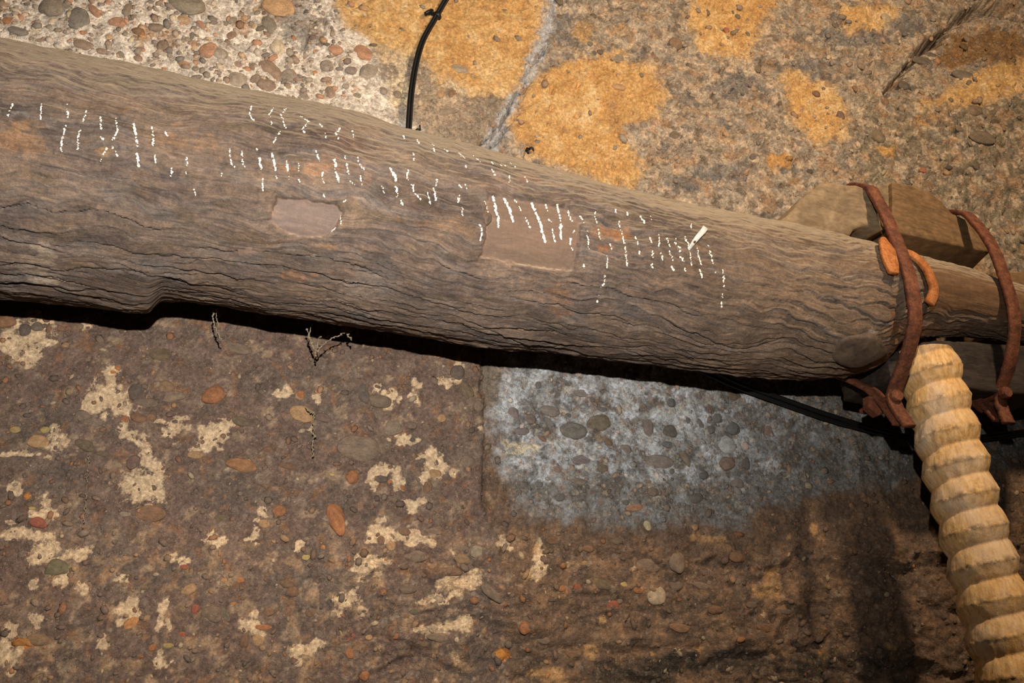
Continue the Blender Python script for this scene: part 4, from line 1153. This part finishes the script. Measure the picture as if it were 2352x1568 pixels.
# wooden screw -----------------------------------------------------------
def screw_c(z): return np.array([1.0915 + (2.20 - z) * 0.062, 1.95, z])
ZT, ZB = 2.352, 1.30
PITCHS = 0.0795; RC, RT = 0.081, 0.066
sc_ = empty('wooden_screw', screw_c(ZB)); tag(sc_, 'pale yellow wooden press screw with coarse carved thread', 'screw')
nzs = int((ZT - ZB) / .0032); nth = 84
zz, th = np.meshgrid(np.linspace(ZB, ZT, nzs), np.linspace(0, 2 * np.pi, nth, endpoint=False), indexing='ij')
phs = (zz / PITCHS - th / (2 * np.pi) + .34) % 1.0
tri = np.where(phs < .46, phs / .46, (1 - phs) / .54)
prof = .72 * (1 - (1 - tri) ** 2.2) + .28 * tri ** 4
rr_ = RT + (RC - RT) * prof
rr_ += .0018 * fbm(th * 3.2, zz * 22, 3, 500) + .0014 * fbm(th * 10, zz * 14, 2, 505)
chip = sstep(.15, .6, noise(th * 9, zz * 60, 510)) * sstep(.72, .98, tri)
rr_ -= .0035 * chip
sx0 = 1.0915 + (2.20 - zz) * 0.062
SV = np.stack([sx0 + rr_ * np.cos(th), 1.95 + rr_ * np.sin(th), zz], -1).reshape(-1, 3) - np.array(sc_.location)
si = np.arange(nzs * nth).reshape(nzs, nth); sn_ = np.roll(si, -1, 1)
sq = np.stack([si[:-1], sn_[:-1], sn_[1:], si[1:]], -1).reshape(-1, 4)
me = grid_mesh('threaded_shaft', SV, sq, None, dict(crest=sstep(.7, .97, tri).ravel()))
link('threaded_shaft', me, M['screw'], sc_)
cap = [screw_c(ZT) + np.array([rr_[-1, k] * math.cos(th[-1, k]), rr_[-1, k] * math.sin(th[-1, k]), 0]) for k in range(nth)]
part('screw_end', cap, [tuple(range(nth))], M['screw'], sc_, False)

# cables ------------------------------------------------------------------
def cable(px, outs, rpx, label, grp, off=0.0, sd=0):
    P = []
    for i, (x, y) in enumerate(px):
        p, h, b, _ = wall_h(x, y)
        o = outs[i] if hasattr(outs, '__len__') else outs
        q = on_plane(x + off, y, WP0 + WN * o, WN)
        P.append(q)
    P = catmull(P, 8)
    r_ = rpx * np.dot(P[len(P) // 2] - CAM, FWD) / FPX
    V, F = tube(P, r_, 10)
    V = np.array(V); b0 = P[-1]
    o = empty('electric_cable', b0); tag(o, label, 'cable', grp)
    part('sheath', V, F, M['cable'], o)
UPX = [(1190, -250), (1120, -150), (1062, -60), (1024, 0), (1000, 42), (972, 92), (956, 145), (946, 205), (941, 262), (938, 330), (940, 420)]
UO = [.022, .022, .022, .02, .018, .022, .028, .032, .034, .034, .03]
cable(UPX, UO, 3.9, 'left strand of the black cable pair running down the ochre stone', 'cables above the log', -3.6)
cable(UPX, [o - .003 for o in UO], 3.4, 'right strand of the black cable pair running down the ochre stone', 'cables above the log', 3.6)
LPX = [(1560, 820), (1640, 852), (1700, 880), (1800, 916), (1900, 951), (2000, 981), (2085, 1001), (2180, 1008), (2260, 1002), (2352, 991), (2480, 984)]
cable(LPX, .035, 5.2, 'upper black cable sagging below the log behind the screw', 'cables below the log')
LP2 = [(1540, 826), (1630, 862), (1690, 888), (1800, 928), (1900, 963), (2000, 990), (2085, 1006), (2180, 1014), (2260, 1008), (2352, 996), (2480, 990)]
cable(LP2, .022, 4.6, 'lower black cable sagging below the log behind the screw', 'cables below the log')

def clip(x, y, ang, s, label):
    p, h, b, _ = wall_h(x, y)
    z = np.dot(p - CAM, FWD) / FPX * s
    a = math.radians(ang); e1 = WA * math.cos(a) + WZ * math.sin(a); e2 = np.cross(WN, e1)
    p = p + WN * max(h, 0)
    o = empty('cable_clip', p); tag(o, label, 'cable clip', 'black cable clips')
    arc_ = [p + e1 * math.cos(t) * 9 * z + WN * (math.sin(t) * 11 * z + .003) for t in np.linspace(-.3, 3.45, 12)]
    V, F = sweep(arc_, [nrm(q - p) for q in arc_], 9 * z, 3.5 * z)
    part('saddle', V, F, M['clip'], o)
    V, F = tube([p + e1 * 15 * z - WN * .004, p + e1 * 15 * z + WN * 8 * z, p + e1 * 15 * z + WN * 12 * z], [6.5 * z, 6.0 * z, 5 * z], 10)
    nbo = part('nail_boss', V, F, M['clip'], o)
    V, F = tube([p + e1 * 15 * z + WN * 10 * z, p + e1 * 17 * z + e2 * 10 * z + WN * 14 * z, p + e1 * 19 * z + e2 * 22 * z + WN * 17 * z], [4 * z, 4.5 * z, 4 * z], 8)
    part('nail', V, F, M['clip'], nbo)
clip(1002, 42, 152, 1.0, 'black clip holding the cable pair near the top edge')
clip(1219, 345, 190, .62, 'empty black clip nailed to the ochre stone above the log')
clip(958, 302, 20, .42, 'tiny black clip beside the cable just above the log')

# pale tag nailed to the log -------------------------------------------------
p0, n0_ = on_log(1592, 556)
tgt = empty('pale_tag', p0); tag(tgt, 'small bent white tag nailed on the log among the chalk marks', 'tag')
rd = nrm(p0 - axis_at(p0)[0])
tpth = [p0 + (on_plane(x, y, p0, rd) - p0) + rd * l for x, y, l in [(1582, 572, .002), (1590, 560, .006), (1598, 549, .014), (1606, 540, .019), (1613, 530, .016)]]
tpth = catmull(tpth, 4)
V, F = sweep(tpth, [rd] * len(tpth), np.interp(np.linspace(0, 1, len(tpth)), [0, .35, 1], [.006, .011, .014]), .003)
part('strip', V, F, M['tagm'], tgt)
q = on_plane(1595, 556, p0 + rd * .012, rd)
V, F = tube([q, q + rd * .004], [.0028, .0022], 8)
part('nail_head', V, F, M['rust'], tgt, False)

# dusty cobwebs --------------------------------------------------------------
def web(strands, plane_p, label, seed, rp=1.6):
    r_ = random.Random(seed); base_ = None; root = None
    for s_ in strands:
        P = catmull([on_plane(x + r_.gauss(0, 1), y, plane_p, WN) for x, y in s_], 7)
        P = P + np.array([[r_.gauss(0, .0012) for _ in range(3)] for _ in P])
        z = np.dot(P[0] - CAM, FWD) / FPX
        if root is None:
            root = empty('cobweb', P[0]); tag(root, label, 'cobweb', 'dusty cobwebs')
        V, F = tube(P, [rp * z * r_.uniform(.5, 1.5) for _ in P], 5)
        so = part('strand', V, F, M['web'], root)
        Vc = []; Fc = []
        gv_, gf_ = icosphere(0)
        for i in range(len(P)):
            if r_.random() < .45:
                s = rp * z * r_.uniform(.9, 2.6); b0 = len(Vc)
                Vc += [P[i] + g * s * r_.uniform(.7, 1.3) for g in gv_]; Fc += [tuple(int(k) + b0 for k in f) for f in gf_]
        if Vc:
            o = part('dust_clot', Vc, Fc, M['web'], so); o['kind'] = 'stuff'
mid_p = WP0 + WN * .16
web([[(489, 708), (487, 730), (494, 748), (500, 762), (508, 778)], [(497, 712), (498, 735), (503, 752)]], mid_p, 'short dusty web tuft hanging under the log at the left', 1, 1.2)
web([[(716, 742), (712, 768), (718, 790), (724, 806), (725, 818)], [(706, 755), (712, 780), (722, 800)], [(735, 772), (728, 795), (726, 812)], [(730, 806), (745, 788), (768, 775), (790, 766), (806, 760)], [(806, 760), (800, 770), (808, 778)]], mid_p, 'branching dusty cobweb with clots under the middle of the log', 2, 1.3)
web([[(700, 934), (712, 944), (720, 950)], [(722, 948), (720, 975), (719, 1000), (717, 1020), (718, 1048)]], WP0 + WN * .03, 'long thin dusty strand hanging on the brown stone', 3, 1.5)
web([[(201, 1045), (202, 1080), (200, 1110), (196, 1150), (192, 1190), (188, 1215)]], WP0 + WN * .028, 'fine dark thread hanging on the stone at far left', 4, .8)
